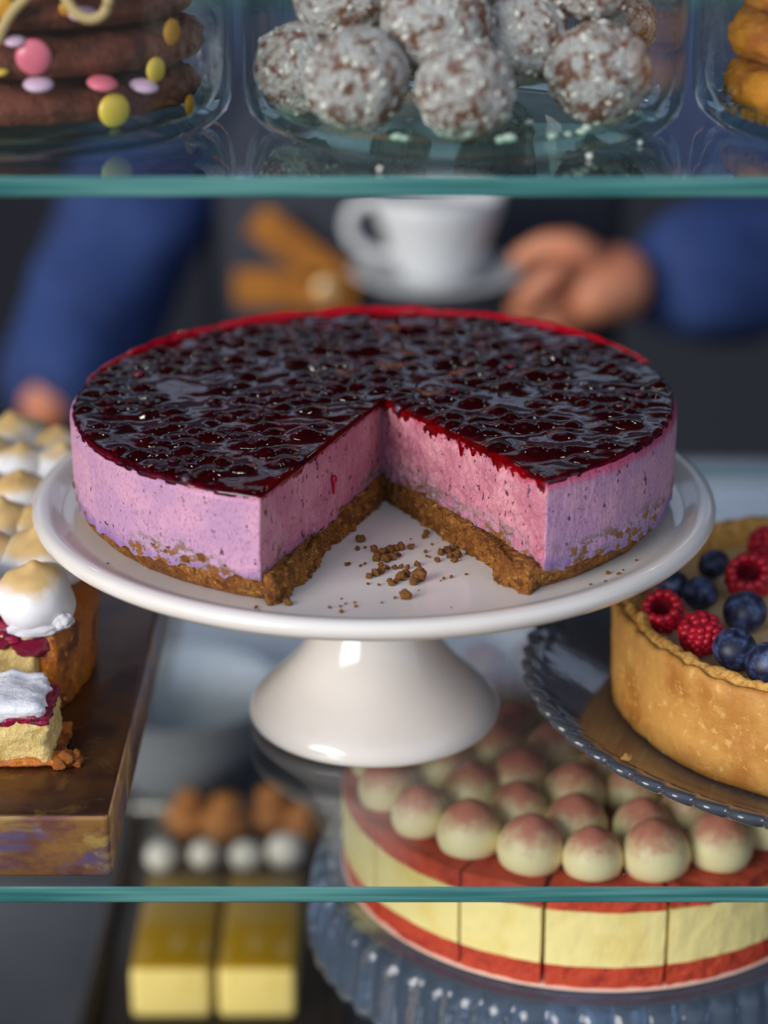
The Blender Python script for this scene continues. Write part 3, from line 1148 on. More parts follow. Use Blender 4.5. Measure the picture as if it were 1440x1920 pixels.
# jam layer over the sponge, swelling at the cut
me = chord_solid('jam_layer', MR - .010, YC - .0008, MH - .0052, MH + .0012, .0016, 6,
                 lambda p, z, l, u: ((.0014 * fz((p.x, p.y, z), 160, 620)) if l == 'C' else 0, (.0022 * nz((p.x, p.y, 0), 70, 621)) if u < .2 else .0008 * fz((p.x, p.y, 0), 90, 622)))
link('jam_layer', me, MAT['jam'], mcake)
jb = ico('cherry_pocket', 1.0, 4, lambda d: 1 + .12 * fz(d, 2.2, 630))
for (px, py, w, h) in [(58, 1215, 42, 26), (2, 1206, 26, 20)]:
    p = ony(px, py, MY + YC)
    o = link('cherry_pocket', jb, MAT['jam'], mcake, (p.x - MX, YC + .0040, p.z - MZ), (0, 0, 0), (w / FPX * .9, .006, h / FPX * .9))
    o['label'] = 'dark red cherry pocket in the cut face'
sm = ico('meringue_smear', 1.0, 4, lambda d: 1 + .22 * fz(d, 1.8, 640))
for (px, py, w, h) in [(62, 1180, 50, 17), (118, 1165, 20, 16)]:
    p = ony(px, py, MY + YC)
    link('meringue_smear', sm, MAT['frosting'], mcake, (p.x - MX, YC + .0008, p.z - MZ), (0, 0, 0), (w / FPX * .9, .0042, h / FPX * .9))

kiss = []
for k in range(3):
    pr = [(0, 0), (.010, .0002), (.0150, .0025), (.0172, .0070), (.0168, .0125), (.0148, .0172), (.0112, .0206), (.0074, .0228), (.0042, .0242), (.0022, .0258), (.0010, .0266), (0, .0268)]

    def kf(r, z, a, k=k):
        d = .0022 * fz((r * math.cos(a), r * math.sin(a), z), 60, 650 + k * 9) + .0006 * math.sin(2 * a + z * 260 + k)
        lean = max(0, z - .02) * .5
        return max(.0004, r + d * min(1, r / .006)), z + .0012 * nz((r * math.cos(a), r * math.sin(a), z), 110, 660 + k) * (1 if z > .003 else 0)
    m_ = lathe('meringue_kiss', pr, 36, kf)
    m_.materials.append(MAT['meringue'])
    kiss.append(m_)
kp = [(70, 1155, .93), (-72, 1150, 1.0), (84, 1095, 1.02), (-20, 1088, .95), (78, 1030, .86), (8, 1030, .9), (-60, 1030, .9), (42, 972, .9), (-25, 965, .9), (110, 975, .85), (48, 915, .9), (120, 915, .9), (-20, 905, .9), (110, 868, .8), (35, 862, .95), (-40, 855, .9)]
for k, (px, py, s) in enumerate(kp):
    p = onz(px, py, MZ + MH + .001)
    link('meringue_kiss', kiss[k % 3], None, mcake, (p.x - MX, p.y - MY, MH + .0004), (random.uniform(-.12, .12), random.uniform(-.12, .12), random.uniform(0, 6)), (s * random.uniform(1.0, 1.15), s * 1.05, s * random.uniform(.9, 1.1)))

# cut slice lying in front
slx, sly = -.1300, .0440
sl = thing('cake_slice', 'pale sponge slice with jam line and white meringue at the copper tray front', 'cake slice', (slx, sly, MZ))


def blob_box(name, x0, x1, y0, y1, z0, z1, step, amp, sc_, seed, rnd=.004):
    bm = bmesh.new()
    bmesh.ops.create_cube(bm, size=1.0)
    nx = max(2, int((x1 - x0) / step))
    bmesh.ops.subdivide_edges(bm, edges=list(bm.edges), cuts=26, use_grid_fill=True)
    cx, cy, cz = (x0 + x1) / 2, (y0 + y1) / 2, (z0 + z1) / 2
    hx, hy, hz = (x1 - x0) / 2, (y1 - y0) / 2, (z1 - z0) / 2
    for v in bm.verts:
        p = Vector((v.co.x * 2 * hx, v.co.y * 2 * hy, v.co.z * 2 * hz))
        q = Vector((max(-hx + rnd, min(hx - rnd, p.x)), max(-hy + rnd, min(hy - rnd, p.y)), max(-hz + rnd, min(hz - rnd, p.z))))
        d = p - q
        if d.length > 1e-9:
            n_ = d.normalized()
            p = q + n_ * rnd
        else:
            n_ = p.normalized()
        w = Vector((p.x + cx, p.y + cy, p.z + cz))
        k = amp * fz(w, sc_, seed) + amp * .5 * nz(w, sc_ * 3.3, seed + 3)
        w = w + n_ * k
        w.z = max(w.z, z0)
        v.co = w
    me_ = bpy.data.meshes.new(name)
    bm.to_mesh(me_)
    bm.free()
    me_.polygons.foreach_set('use_smooth', [True] * len(me_.polygons))
    return me_


link('sponge', blob_box('sponge', -.085, .0000, 0, .034, 0, .0190, .0015, .0016, 120, 700, .0035), MAT['sponge'], sl)
link('bottom_crust', blob_box('bottom_crust', -.085, .0040, -.0006, .034, 0, .0040, .0015, .0012, 200, 701, .0015), MAT['bake_crust'], sl)
link('jam_line', blob_box('jam_line', -.085, -.0004, .0002, .0335, .0172, .0220, .0015, .0018, 170, 702, .002), MAT['jam'], sl)
link('meringue_top', blob_box('meringue_top', -.086, -.0030, .0000, .033,  .0195, .0272, .0015, .0022, 120, 703, .0036), MAT['frosting'], sl)
for (dx, dy, s) in [(.0055, .002, .0036), (.0085, .004, .0030), (.0035, -.0005, .0026), (.0100, .0015, .0018)]:
    m_ = crumb_v[0].copy()
    m_.materials.clear()
    link('crust_crumb', m_, MAT['bake_crust'], sl, (dx, dy, s * .75), (random.random() * 6, 0, 1), (s, s, s))

# ------------------------------------------------------------------ top shelf jars
UZ = .271
JR, JH = .0817, .190
JY = .0925
JX = [-.1370, .0295, .1960]


def jar_prof():
    p = [(0, 0.0022), (.050, .0022), (.0655, .0000), (.0705, .0004), (.0755, .0022), (.0795, .0062), (.0813, .0115), (JR, .020), (JR, .06), (JR, .12), (JR, JH - .004), (JR + .0012, JH - .002), (JR + .001, JH), (JR - .001, JH + .0008),
         (JR - .0024, JH - .001), (JR - .0026, .12), (JR - .0026, .06), (JR - .0028, .022), (.0768, .0140), (.0742, .0088), (.0700, .0062), (.0640, .0050), (.05, .0046), (0, .0046)]
    return p


jar_me = lathe('glass_jar', jar_prof(), 128)
jar_me.materials.append(MAT['jar'])
for x, lab in zip(JX, ('clear glass jar holding chocolate cookies, left on the upper shelf', 'clear glass jar full of sugar coated balls, middle of the upper shelf', 'clear glass jar holding golden cookies, right on the upper shelf')):
    o = link('glass_jar', jar_me, None, None, (x, JY, UZ + .0003))
    tag(o, lab, 'jar', 'glass jars on the upper shelf')
JF = UZ + .0052      # inner floor


def cookie_mesh(name, rad, th, seed, rough):
    pr = [(0, 0), (rad * .6, .0002), (rad * .85, .0006), (rad * .95, .0022), (rad, th * .42), (rad * .985, th * .62), (rad * .93, th * .86), (rad * .8, th * .98), (rad * .5, th), (0, th)]
    pr2 = []
    for a, b in zip(pr[:-1], pr[1:]):
        for k in range(3):
            pr2.append((a[0] + (b[0] - a[0]) * k / 3, a[1] + (b[1] - a[1]) * k / 3))
    pr2.append(pr[-1])

    def f(r, z, a):
        P3 = (r * math.cos(a), r * math.sin(a), z)
        k = rough * fz(P3, 70, seed) + rough * .45 * fz(P3, 260, seed + 2)
        return r + k * min(1, r / rad * 1.2) + .02 * rad * math.sin(3 * a + seed), max(0, z + (k * .6 if z > th * .3 else 0))
    return lathe(name, pr2, 150, f)


# chocolate cookies
CCX, CCY, CCR, CCT = -.1290, .1080, .0590, .0152
choc_parts = []
names = ['bottom', 'second', 'third', 'fourth', 'fifth', 'topmost']
for k in range(5):
    c_ = thing('chocolate_cookie', ['bottom chocolate cookie of the stack in the left jar', 'second chocolate cookie from the bottom of the stack in the left jar', 'third chocolate cookie from the bottom of the stack in the left jar',
                                    'fourth chocolate cookie up, only its edge showing through the left jar', 'topmost chocolate cookie of the stack in the left jar'][k], 'cookie',
               (CCX + random.uniform(-.002, .002), CCY + random.uniform(-.002, .002), JF + k * (CCT + .0012)), random.uniform(0, 6), 'chocolate cookies in the left jar')
    link('dough', cookie_mesh('dough', CCR, CCT, 800 + k * 5, .0016), MAT['choc'], c_)
    choc_parts.append(c_)
candy = lathe('candy', [(0, -.0024), (.35, -.0023), (.75, -.0017), (.95, -.0007), (1.0, 0), (.95, .0007), (.75, .0017), (.35, .0023), (0, .0024)], 28)
for pnt in candy.vertices:
    pnt.co.z /= .0063
cl = [(63, 107, 33, 'pink', 'F', 1), (214, 207, 32, 'yellow', 'F', 0), (322, 60, 25, 'orange', 'F', 2), (292, 131, 24, 'yellow', 'F', 1), (72, 158, 28, 'lilac', 'T', 0), (192, 156, 29, 'pink', 'T', 0), (270, 161, 28, 'lilac', 'T', 0),
      (355, 196, 20, 'orange', 'F', 0), (155, 26, 28, 'lilac', 'T', 2), (0, 134, 16, 'yellow', 'T', 1), (125, 16, 14, 'orange', 'F', 2), (28, 77, 20, 'lilac', 'T', 1), (4, 12, 22, 'orange', 'F', 2)]
cand_m = {}
for (px, py, r, cm, mode, ck) in cl:
    # where the sight line meets the front of the cookie stack
    d = ray(px, py)
    ox, oy = CAM.x - CCX, CAM.y - CCY
    rr = CCR + .0008
    A_ = d.x ** 2 + d.y ** 2
    B_ = 2 * (ox * d.x + oy * d.y)
    C_ = ox ** 2 + oy ** 2 - rr * rr
    disc = B_ * B_ - 4 * A_ * C_
    if disc < 0:
        continue
    t_ = (-B_ - math.sqrt(disc)) / (2 * A_)
    p = CAM + d * t_
    par = choc_parts[min(4, max(0, int((p.z - JF) / (CCT + .0012))))]
    if cm not in cand_m:
        m_ = candy.copy()
        m_.materials.append(MAT[cm])
        cand_m[cm] = m_
    rad = r / FPX * .80
    nrm_ = Vector((p.x - CCX, p.y - CCY, 0)).normalized()
    if mode == 'T':
        nrm_ = (nrm_ * .28 + Vector((0, 0, 1))).normalized()
    M_ = Matrix.LocRotScale(p, nrm_.to_track_quat('Z', 'Y'), (rad, rad, rad))
    o = link('candy', cand_m[cm], None, par)
    o.matrix_parent_inverse = Matrix.Identity(4)
    pm = Matrix.LocRotScale(par.location, par.rotation_euler, None)
    o.matrix_basis = pm.inverted() @ M_
    o['label'] = {'pink': 'pink', 'yellow': 'yellow', 'orange': 'orange', 'lilac': 'pale lilac'}[cm] + ' sugar coated candy'

# twine bow round the cookie stack
FY = CCY - CCR - .0022
bow = thing('twine_bow', 'beige twine bow tied round the chocolate cookies in the left jar', 'twine', (CCX, CCY, JF))


def arc3(pp, n=10):
    pts_ = []
    P = [Vector(q) for q in pp]
    for i in range(len(P) - 1):
        p0, p1, p2, p3 = P[max(i - 1, 0)], P[i], P[i + 1], P[min(i + 2, len(P) - 1)]
        for k in range(n):
            t = k / n
            pts_.append(.5 * ((2 * p1) + (-p0 + p2) * t + (2 * p0 - 5 * p1 + 4 * p2 - p3) * t * t + (-p0 + 3 * p1 - 3 * p2 + p3) * t ** 3))
    pts_.append(P[-1])
    return pts_


def pw(px, py, y=None):
    v = ony(px, py, FY if y is None else y)
    return (v.x - CCX, v.y - CCY, v.z - JF)


link('tail', tube('tail', arc3([pw(88, -38), pw(50, -6), pw(22, 24), pw(4, 55), pw(-6, 80)]), .0019, 8), MAT['twine'], bow)
link('loop', tube('loop', arc3([pw(92, -40), pw(118, -12), pw(140, 22, FY - .002), pw(168, 36, FY - .003), pw(194, 26, FY - .003), pw(202, -6, FY - .002), pw(176, -34), pw(100, -42)]), .0019, 8), MAT['twine'], bow)
link('knot', ico('knot', .0042, 3, lambda d: 1 + .2 * fz(d, 2, 900)), MAT['twine'], bow, pw(94, -40))
ring = [(CCR + .0012 + .0006 * math.sin(5 * a)) for a in [2 * PI * k / 72 for k in range(73)]]
zc = pw(94, -40)[2]
link('band', tube('band', [((ring[k]) * math.cos(2 * PI * k / 72), ring[k] * math.sin(2 * PI * k / 72), zc) for k in range(73)], .0017, 8), MAT['twine'], bow)

# golden cookies, right jar
for k in range(5):
    o = link('golden_cookie', cookie_mesh('golden_cookie', .0690 - .001 * (k % 2), .0172, 850 + k * 7, .0026), MAT['gold_cookie'], None, (JX[2] + .001 * (k % 3) - .001, JY + .004 - .002 * (k % 2), JF + k * .0184), (0, 0, k * 1.3))
    tag(o, ['bottom golden cookie of the stack in the right jar', 'second golden cookie from the bottom of the stack in the right jar', 'third golden cookie from the bottom of the stack in the right jar', 'fourth golden cookie of the stack in the right jar', 'topmost golden cookie of the stack in the right jar'][k], 'cookie', 'golden cookies in the right jar')
for (px, py, r) in [(1320, 225, 8), (1340, 222, 10), (1362, 228, 9), (1380, 233, 10), (1396, 239, 10), (1312, 208, 6), (1330, 170, 9), (1350, 214, 7)]:
    s = r / FPX * .8
    p = onz(px, py, JF + s)
    dv = Vector((p.x - JX[2], p.y - JY))
    if dv.length > .0715 - s:
        dv = dv.normalized() * (.0715 - s)
    m_ = crumb_v[2].copy()
    m_.materials.clear()
    o = link('cookie_crumb', m_, MAT['gold_cookie'], None, (JX[2] + dv.x, JY + dv.y, JF + .0012 + s * .8), (random.random() * 6, 0, random.random() * 6), (s, s, s))
    tag(o, 'golden crumb on the floor of the right jar beside the cookie stack', 'crumb', 'golden crumbs in the right jar')

# sugared balls, middle jar
tv = []
for k in range(4):
    body = ico('ball', 1.0, 5, lambda d, k=k: 1 + .07 * fz(d, 1.7, 920 + k * 7) + .035 * fz(d, 6, 930 + k * 7))
    body.materials.append(MAT['truffle'])
    its = []
    fl = ico('flake', 1.0, 1)
    for q in range(90):
        d = Vector((random.gauss(0, 1), random.gauss(0, 1), random.gauss(0, 1))).normalized()
        s = random.uniform(.03, .075)
        rad = 1 + .07 * fz(d, 1.7, 920 + k * 7) + .035 * fz(d, 6, 930 + k * 7)
        its.append((fl, Matrix.LocRotScale(d * rad, d.to_track_quat('Z', 'Y') @ Matrix.Rotation(random.random() * 6, 3, 'Z').to_quaternion(), (s * 1.4, s * .8, s * .6))))
    fm = join_meshes('flakes', its)
    fm.materials.append(MAT['flake'])
    tv.append((body, fm))
balls = [(660, 172, 98, .046, 'front left sugared ball resting on the floor of the middle jar'),
         (548, 158, 86, .082, 'leftmost sugared ball beside the wall of the middle jar'),
         (872, 192, 93, .036, 'whitest sugared ball, frontmost on the floor of the middle jar'),
         (1120, 154, 96, .062, 'rightmost sugared ball on the floor of the middle jar'),
         (1005, 84, 92, .076, 'brown streaked sugared ball above the whitest and rightmost balls of the middle jar'),
         (830, 46, 104, .066, 'sugared ball directly above the whitest front ball in the middle jar'),
         (606, 46, 100, .082, 'sugared ball on top of the two left balls in the middle jar'),
         (742, 80, 70, .105, 'darker sugared ball half hidden behind the front left ball of the middle jar'),
         (1196, 45, 78, .120, 'shaded brown sugared ball at the back right of the middle jar'),
         (955, -60, 95, .085, 'sugared ball high in the middle of the jar, cut by the top of the photo'),
         (720, -70, 95, .090, 'sugared ball high at the left of the jar, cut by the top of the photo'),
         (1100, -55, 90, .085, 'sugared ball high at the right of the jar, cut by the top of the photo'),
         (930, 140, 80, .125, 'sugared ball at the back of the jar floor behind the whitest one')]
placed = []
for k, (px, py, rp, yy, lab) in enumerate(balls):
    r = rp / FPX * (.79 if yy == 'B' else .80)
    if yy == 'B':
        p = onz(px, py, JF + r * .98)
    else:
        p = ony(px, py, yy)
        r = rp / FPX * ((p - CAM).dot(FW))
    def inside(p, r):
        dv = Vector((p.x - JX[1], p.y - JY))
        lim = JR - .0034 - r * 1.03
        if dv.length > lim:
            dv = dv.normalized() * lim
        return Vector((JX[1] + dv.x, JY + dv.y, max(p.z, JF + r * 1.02)))
    p = inside(p, r)
    for it in range(60):
        hit = [(q_, r_) for (q_, r_) in placed if (p - q_).length < (r + r_) * .93]
        if not hit:
            break
        for (q_, r_) in hit:
            d_ = p - q_
            p = p + d_.normalized() * ((r + r_) * .935 - d_.length) * .6
        p = inside(p, r)
    placed.append((p.copy(), r))
    t_ = thing('sugared_ball', lab, 'sugared ball', p, 0, 'sugared balls in the middle jar')
    t_.rotation_euler = (random.random() * 6, random.random() * 6, random.random() * 6)
    t_.scale = (r, r, r)
    link('ball', tv[k % 4][0], None, t_)
    f_ = link('coconut_flakes', tv[k % 4][1], None, t_)
    f_['kind'] = 'stuff'
# loose flakes on jar floor and shelf
flk = ico('coconut_flake', 1.0, 2, lambda d: 1 + .3 * fz(d, 2, 990))
flk.materials.append(MAT['flake'])
for (px, py, r) in [(1105, 293, 6), (1200, 268, 5), (712, 308, 5)]:
    s = r / FPX * .75
    p = onz(px, py, UZ + s)
    o = link('coconut_flake', flk, None, None, (p.x, min(p.y, .0085) if px == 712 else p.y, UZ + .0002 + s * .9), (0, 0, random.random() * 6), (s, s, s))
    tag(o, 'white coconut flake lying loose near the foot of the middle jar', 'flake', 'loose coconut flakes')
for (px, py, r) in [(735, 265, 10), (752, 268, 8), (768, 226, 7), (955, 262, 12), (945, 272, 9), (1036, 258, 9), (992, 232, 7), (1090, 250, 8), (1100, 242, 9), (1065, 255, 7)]:
    s = r / FPX * .78
    p = onz(px, py, JF + s)
    dv = Vector((p.x - JX[1], p.y - JY))
    if dv.length > .0700 - s:
        dv = dv.normalized() * (.0700 - s)
    o = link('coconut_flake', flk, None, None, (JX[1] + dv.x, JY + dv.y, JF + .0010 + s * .7), (0, 0, random.random() * 6), (s * 1.3, s, s * .7))
    tag(o, 'white coconut flake fallen on the floor of the middle jar', 'flake', 'coconut flakes in the middle jar')

# ------------------------------------------------------------------ red and cream layer cake on a pressed glass stand
LX, LY, LZ = .0985, .2150, -.1100
LR = .1185
gs = thing('glass_cake_stand', 'bluish pressed glass cake stand with beaded skirt under the sliced cream cake', 'cake stand', (LX, LY, DZ + .0004))
TOPZ = LZ - .0006 - DZ - .0004
NB = 56


def bead(r, z, a):
    if r < .126:
        return r, z
    s = abs(math.sin(a * NB / 2))
    return r - .0045 * (1 - s ** .7) * ((r - .126) / .010), z


link('plate', lathe('plate', [(0, TOPZ - .008), (.060, TOPZ - .008), (.121, TOPZ - .007), (.126, TOPZ - .012), (.132, TOPZ - .034), (.135, TOPZ - .038), (.1365, TOPZ - .034), (.1360, TOPZ - .026), (.1335, TOPZ - .008), (.130, TOPZ - .0005), (.126, TOPZ), (.123, TOPZ), (0, TOPZ)], NB * 8, bead), MAT['standglass'], gs)
link('foot', lathe('foot', [(0, 0), (.066, 0), (.070, .003), (.066, .008), (.040, .020), (.020, .045), (.016, .080), (.019, .120), (.030, .160), (.058, TOPZ - .0082), (0, TOPZ - .0082)], 72), MAT['standglass'], gs)
board = link('cake_board', lathe('cake_board', [(0, 0), (LR - .0005, 0), (LR + .0002, .0006), (LR - .0005, .0014), (0, .0014)], 128), plain('pale_cake_board', srgb(240, 200, 176), .35), None, (LX, LY, LZ + .0002))
tag(board, 'thin pale round board under the sliced cream cake', 'cake board')

c1 = math.atan2(.0983 - LY, .0682 - LX)
stepa = math.atan2(.0983 - LY, .1226 - LX) - c1
NSL = round(2 * PI / stepa)
H0, H1, H2, H3 = .0016, .0130, .0400, .0490


def wedge_layer(name, a0, a1, rad, z0, z1, gap, nb, amp, seed, edge=0.0):
    """one layer of one slice: arc wall, two cut faces, top and bottom."""
    am = (a0 + a1) / 2
    tip = Vector((math.cos(am), math.sin(am))) * gap / math.sin((a1 - a0) / 2)
    n = 44
    pts_ = [tip]
    g0, g1 = a0 + gap / rad, a1 - gap / rad
    A_, B_ = Vector((math.cos(g0), math.sin(g0))) * rad, Vector((math.cos(g1), math.sin(g1))) * rad
    m = 14
    pts_ = [tip.lerp(A_, k / m) for k in range(m)]
    pts_ += [Vector((math.cos(g0 + (g1 - g0) * k / n), math.sin(g0 + (g1 - g0) * k / n))) * rad for k in range(n)]
    pts_ += [B_.lerp(tip, k / m) for k in range(m)]
    N = len(pts_)
    vs, fs = [], []
    for j in range(nb + 1):
        u = j / nb
        z = z0 + (z1 - z0) * u
        for i, p in enumerate(pts_):
            d = p.normalized() if p.length > 1e-6 else Vector((0, 0))
            k = amp * fz((p.x, p.y, z), 120, seed) if m <= i < m + n else 0
            dz = (amp * 1.6 * fz((p.x, p.y, 0), 90, seed + 5)) * edge * (1 if j in (0, nb) else 0)
            q = p + d * k
            vs.append((q.x, q.y, max(z + dz, H0)))
    for j in range(nb):
        for i in range(N):
            k = (i + 1) % N
            fs.append((j * N + i, j * N + k, (j + 1) * N + k, (j + 1) * N + i))
    fs.append(tuple(range(N)))
    fs.append(tuple(range(nb * N, (nb + 1) * N)))
    me_ = mesh(name, vs, fs, False)
    return me_


dol = lathe('cream_dollop', [(0, 0), (.0085, .0002), (.0118, .0020), (.0130, .0058), (.0128, .0098), (.0112, .0140), (.0085, .0175), (.0050, .0200), (.0022, .0215), (0, .0220)], 28)
dol.materials.append(MAT['dollop'])
dolls = []
for (rad, n, off) in ((.1010, 22, .62), (.0730, 16, .2), (.0450, 10, .0), (.0180, 4, .3)):
    for i in range(n):
        a = c1 + 2 * PI * (i + off) / n
        dolls.append((Vector((math.cos(a), math.sin(a))) * (rad + random.uniform(-.002, .002)), a, random.uniform(1.02, 1.18)))
ords = ['front slice between the two wide cuts', 'first slice left of the front slice', 'second slice left of the front slice', 'third slice left of the front slice', 'fourth slice left of the front slice', 'fifth slice left of the front slice', 'slice at the very back']
for s_ in range(NSL):
    a0, a1 = c1 + stepa * s_, c1 + stepa * (s_ + 1)
    if s_ == NSL - 1:
        a1 = c1 + 2 * PI
    right = s_ if s_ <= NSL / 2 else 0
    left = NSL - s_ if s_ > NSL / 2 else 0
    wd = ['', 'first', 'second', 'third', 'fourth', 'fifth', 'sixth', 'seventh']
    if s_ == 0:
        lab = 'red and cream layer cake slice at the front, between the two wide dark cuts'
    elif right:
        lab = 'red and cream layer cake slice, %s to the right of the front slice, going round' % wd[right]
    else:
        lab = 'red and cream layer cake slice, %s to the left of the front slice, going round' % wd[left]
    t_ = thing('layer_cake_slice', lab, 'cake slice', (LX, LY, LZ), 0, 'slices of the red and cream cake')
    gap = .0010 if s_ in (0, 1, NSL - 1) else .0004
    link('red_base', wedge_layer('red_base', a0, a1, LR - .0010, H0, H1, gap, 6, .0010, 1000 + s_, .6), MAT['redcake'], t_)
    link('cream_layer', wedge_layer('cream_layer', a0, a1, LR, H1, H2, gap, 8, .0004, 1030 + s_, 0), MAT['cream'], t_)
    link('red_top', wedge_layer('red_top', a0, a1, LR - .0006, H2, H3, gap, 5, .0010, 1060 + s_, .9), MAT['redcake'], t_)
    for (p, a, k) in dolls:
        if 0 <= (a - a0) % (2 * PI) < (a1 - a0):
            d = p.copy()
            link('cream_dollop', dol, None, t_, (d.x, d.y, H3 - .0002), (random.uniform(-.08, .08), random.uniform(-.08, .08), random.uniform(0, 6)), (k, k, k))

# ------------------------------------------------------------------ pastries in a tray on the deck
PZ = DZ + .0004
pt = thing('pastry_tray', 'dark baking tray with pale steel front rim holding lemon bars on the deck', 'tray', (-.099, .46, PZ))
link('tray_floor', box('tray_floor', -.070, .070, -.130, .150, 0, .0030, .001), MAT['darktray'], pt)
link('front_rim', box('front_rim', -.074, .074, -.138, -.130, 0, .0120, .003), MAT['trayrim'], pt)
link('back_rim', box('back_rim', -.074, .074, .150, .158, 0, .0120, .003), MAT['trayrim'], pt)
for sx in (-1, 1):
    link('side_rim', box('side_rim', sx * .0740 - .004, sx * .0740 + .004, -.130, .150, 0, .0100, .002), MAT['darktray'], pt)


def lemon_bar(x0, x1, lab):
    xc = (x0 + x1) / 2
    w = (x1 - x0) / 2 - .0008
    t_ = thing('lemon_bar', lab, 'pastry', (xc, .3700, PZ + .0032), 0, 'lemon bars')
    link('sponge', box('sponge', -w, w, 0, .105, 0, .0320, .0035, 3), MAT['barside'], t_)
    link('glaze', box('glaze', -w + .0006, w - .0006, .0012, .104, .0322, .0350, .0013, 2), MAT['bartop'], t_)


lemon_bar(-.1475, -.1000, 'left lemon yellow glazed bar in the tray below the lower shelf')
lemon_bar(-.0970, -.0505, 'right lemon yellow glazed bar in the tray below the lower shelf')
for k, (px, py, r) in enumerate([(305, 1640, 31), (384, 1632, 28), (463, 1628, 31), (536, 1608, 36)]):
    yb = .520 + .004 * (k % 2)
    p = ony(px, py, yb)
    rad = r / FPX * 1.45
    t_ = thing('cream_topped_square', ['leftmost dark square with a white cream ball behind the lemon bars', 'second from left dark square with a white cream ball behind the lemon bars', 'third from left dark square with a white cream ball behind the lemon bars', 'rightmost dark square with the biggest white cream ball behind the lemon bars'][k], 'pastry', (p.x, yb, PZ + .0032), 0, 'cream topped squares')
    hb = .013
    link('chocolate_base', box('chocolate_base', -.0115, .0115, -.012, .012, 0, hb, .002), MAT['chocbase'], t_)
    link('cream_ball', ico('cream_ball', rad, 3, lambda d: 1 + .04 * fz(d, 2, 1100 + k), (1, 1, .92)), MAT['whiteball'], t_, (0, 0, hb + rad * .8))
chm = [ico('choux_bun', 1.0, 4, lambda d, k=k: 1 + .10 * fz(d, 2.4, 1150 + k * 5), (1, 1, .8)) for k in range(3)]
for m_ in chm:
    m_.materials.append(MAT['choux'])
for k, (px, py, r) in enumerate([(352, 1520, 38), (425, 1535, 42), (508, 1520, 42), (566, 1545, 34)]):
    rad = r / FPX * 1.75
    p = ony(px, py, .585)
    t_ = thing('choux_bun', ['leftmost golden brown choux bun behind the cream balls', 'second from left golden brown choux bun behind the cream balls', 'third from left golden brown choux bun behind the cream balls', 'rightmost golden brown choux bun behind the cream balls'][k], 'pastry', (p.x, .590 - .012 * (k % 2), PZ + .0032), 0, 'choux buns')
    link('bun', chm[k % 3], None, t_, (0, 0, rad * .72), (0, 0, k), (rad, rad, rad))
    link('bun_cap', chm[(k + 1) % 3], None, t_, (.001, -.001, rad * 1.55), (0, 0, k + 2), (rad * .62, rad * .62, rad * .62))
sp = link('serving_bowl', lathe('serving_bowl', [(0, 0), (.03, 0), (.034, .003), (.05, .02), (.066, .05), (.072, .075), (.0735, .077), (.070, .075), (.063, .05), (.046, .023), (.03, .008), (0, .006)], 64), plain('grey_stoneware', srgb(150, 154, 158), .5), None, (-.145, .665, PZ))
tag(sp, 'grey metal bowl standing before the back panel, left under the shelf', 'bowl')

# ------------------------------------------------------------------ barista, cup and saucer
CUPY = 1.20


def pt3(px, py, y=CUPY):
    return ony(px, py, y)


K_ = CUPY + .728
sc_c = lambda px: px / FPX * pt3(820, 500).__sub__(CAM).dot(FW)
cp = pt3(818, 528)
cup = thing('coffee_cup', 'white porcelain coffee cup held on a saucer behind the cheesecake', 'cup', (cp.x, CUPY, cp.z))
rt_, rb_ = sc_c(122), sc_c(78)
hc = sc_c(170)
link('bowl', lathe('bowl', [(0, 0), (rb_ * .62, 0), (rb_ * .66, hc * .03), (rb_ * .85, hc * .08), (rb_, hc * .2), (rb_ * 1.22, hc * .5), (rt_ * .94, hc * .8), (rt_, hc), (rt_ * .985, hc * 1.012), (rt_ * .95, hc), (rt_ * .88, hc * .8), (rb_ * 1.13, hc * .5), (rb_ * .9, hc * .22), (0, hc * .12)], 64), MAT['cup'], cup)
hx = -rt_ * .86
link('handle', tube('handle', arc3([(hx + .004, 0, hc * .86), (hx - .014, 0, hc * .90), (hx - .028, 0, hc * .72), (hx - .024, 0, hc * .46), (hx - .004, 0, hc * .30), (hx + .012, 0, hc * .30)]), .0052, 10), MAT['cup'], cup)
saucer = link('saucer', lathe('saucer', [(0, -.010), (.030, -.010), (.032, -.007), (.050, -.003), (.068, .005), (.076, .0100), (.0775, .0112), (.0765, .0122), (.066, .0080), (.050, .0015), (.035, -.0002), (0, -.0004)], 72), MAT['cup'], None, (cp.x, CUPY, cp.z))
tag(saucer, 'white saucer under the coffee cup, gripped by the hand', 'saucer')
coffee = link('coffee', lathe('coffee', [(0, hc * .84), (rt_ * .86, hc * .84), (rt_ * .86, hc * .845), (0, hc * .85)], 40), plain('coffee_brown', srgb(70, 40, 22), .1), cup)

# body
bx, by = .03, 1.46
person = thing('person', 'person in blue shirt and charcoal apron standing behind the display, holding a saucer', 'person', (bx, by, FLOOR))


def loc(v):
    return (v[0] - bx, v[1] - by, v[2] - FLOOR)


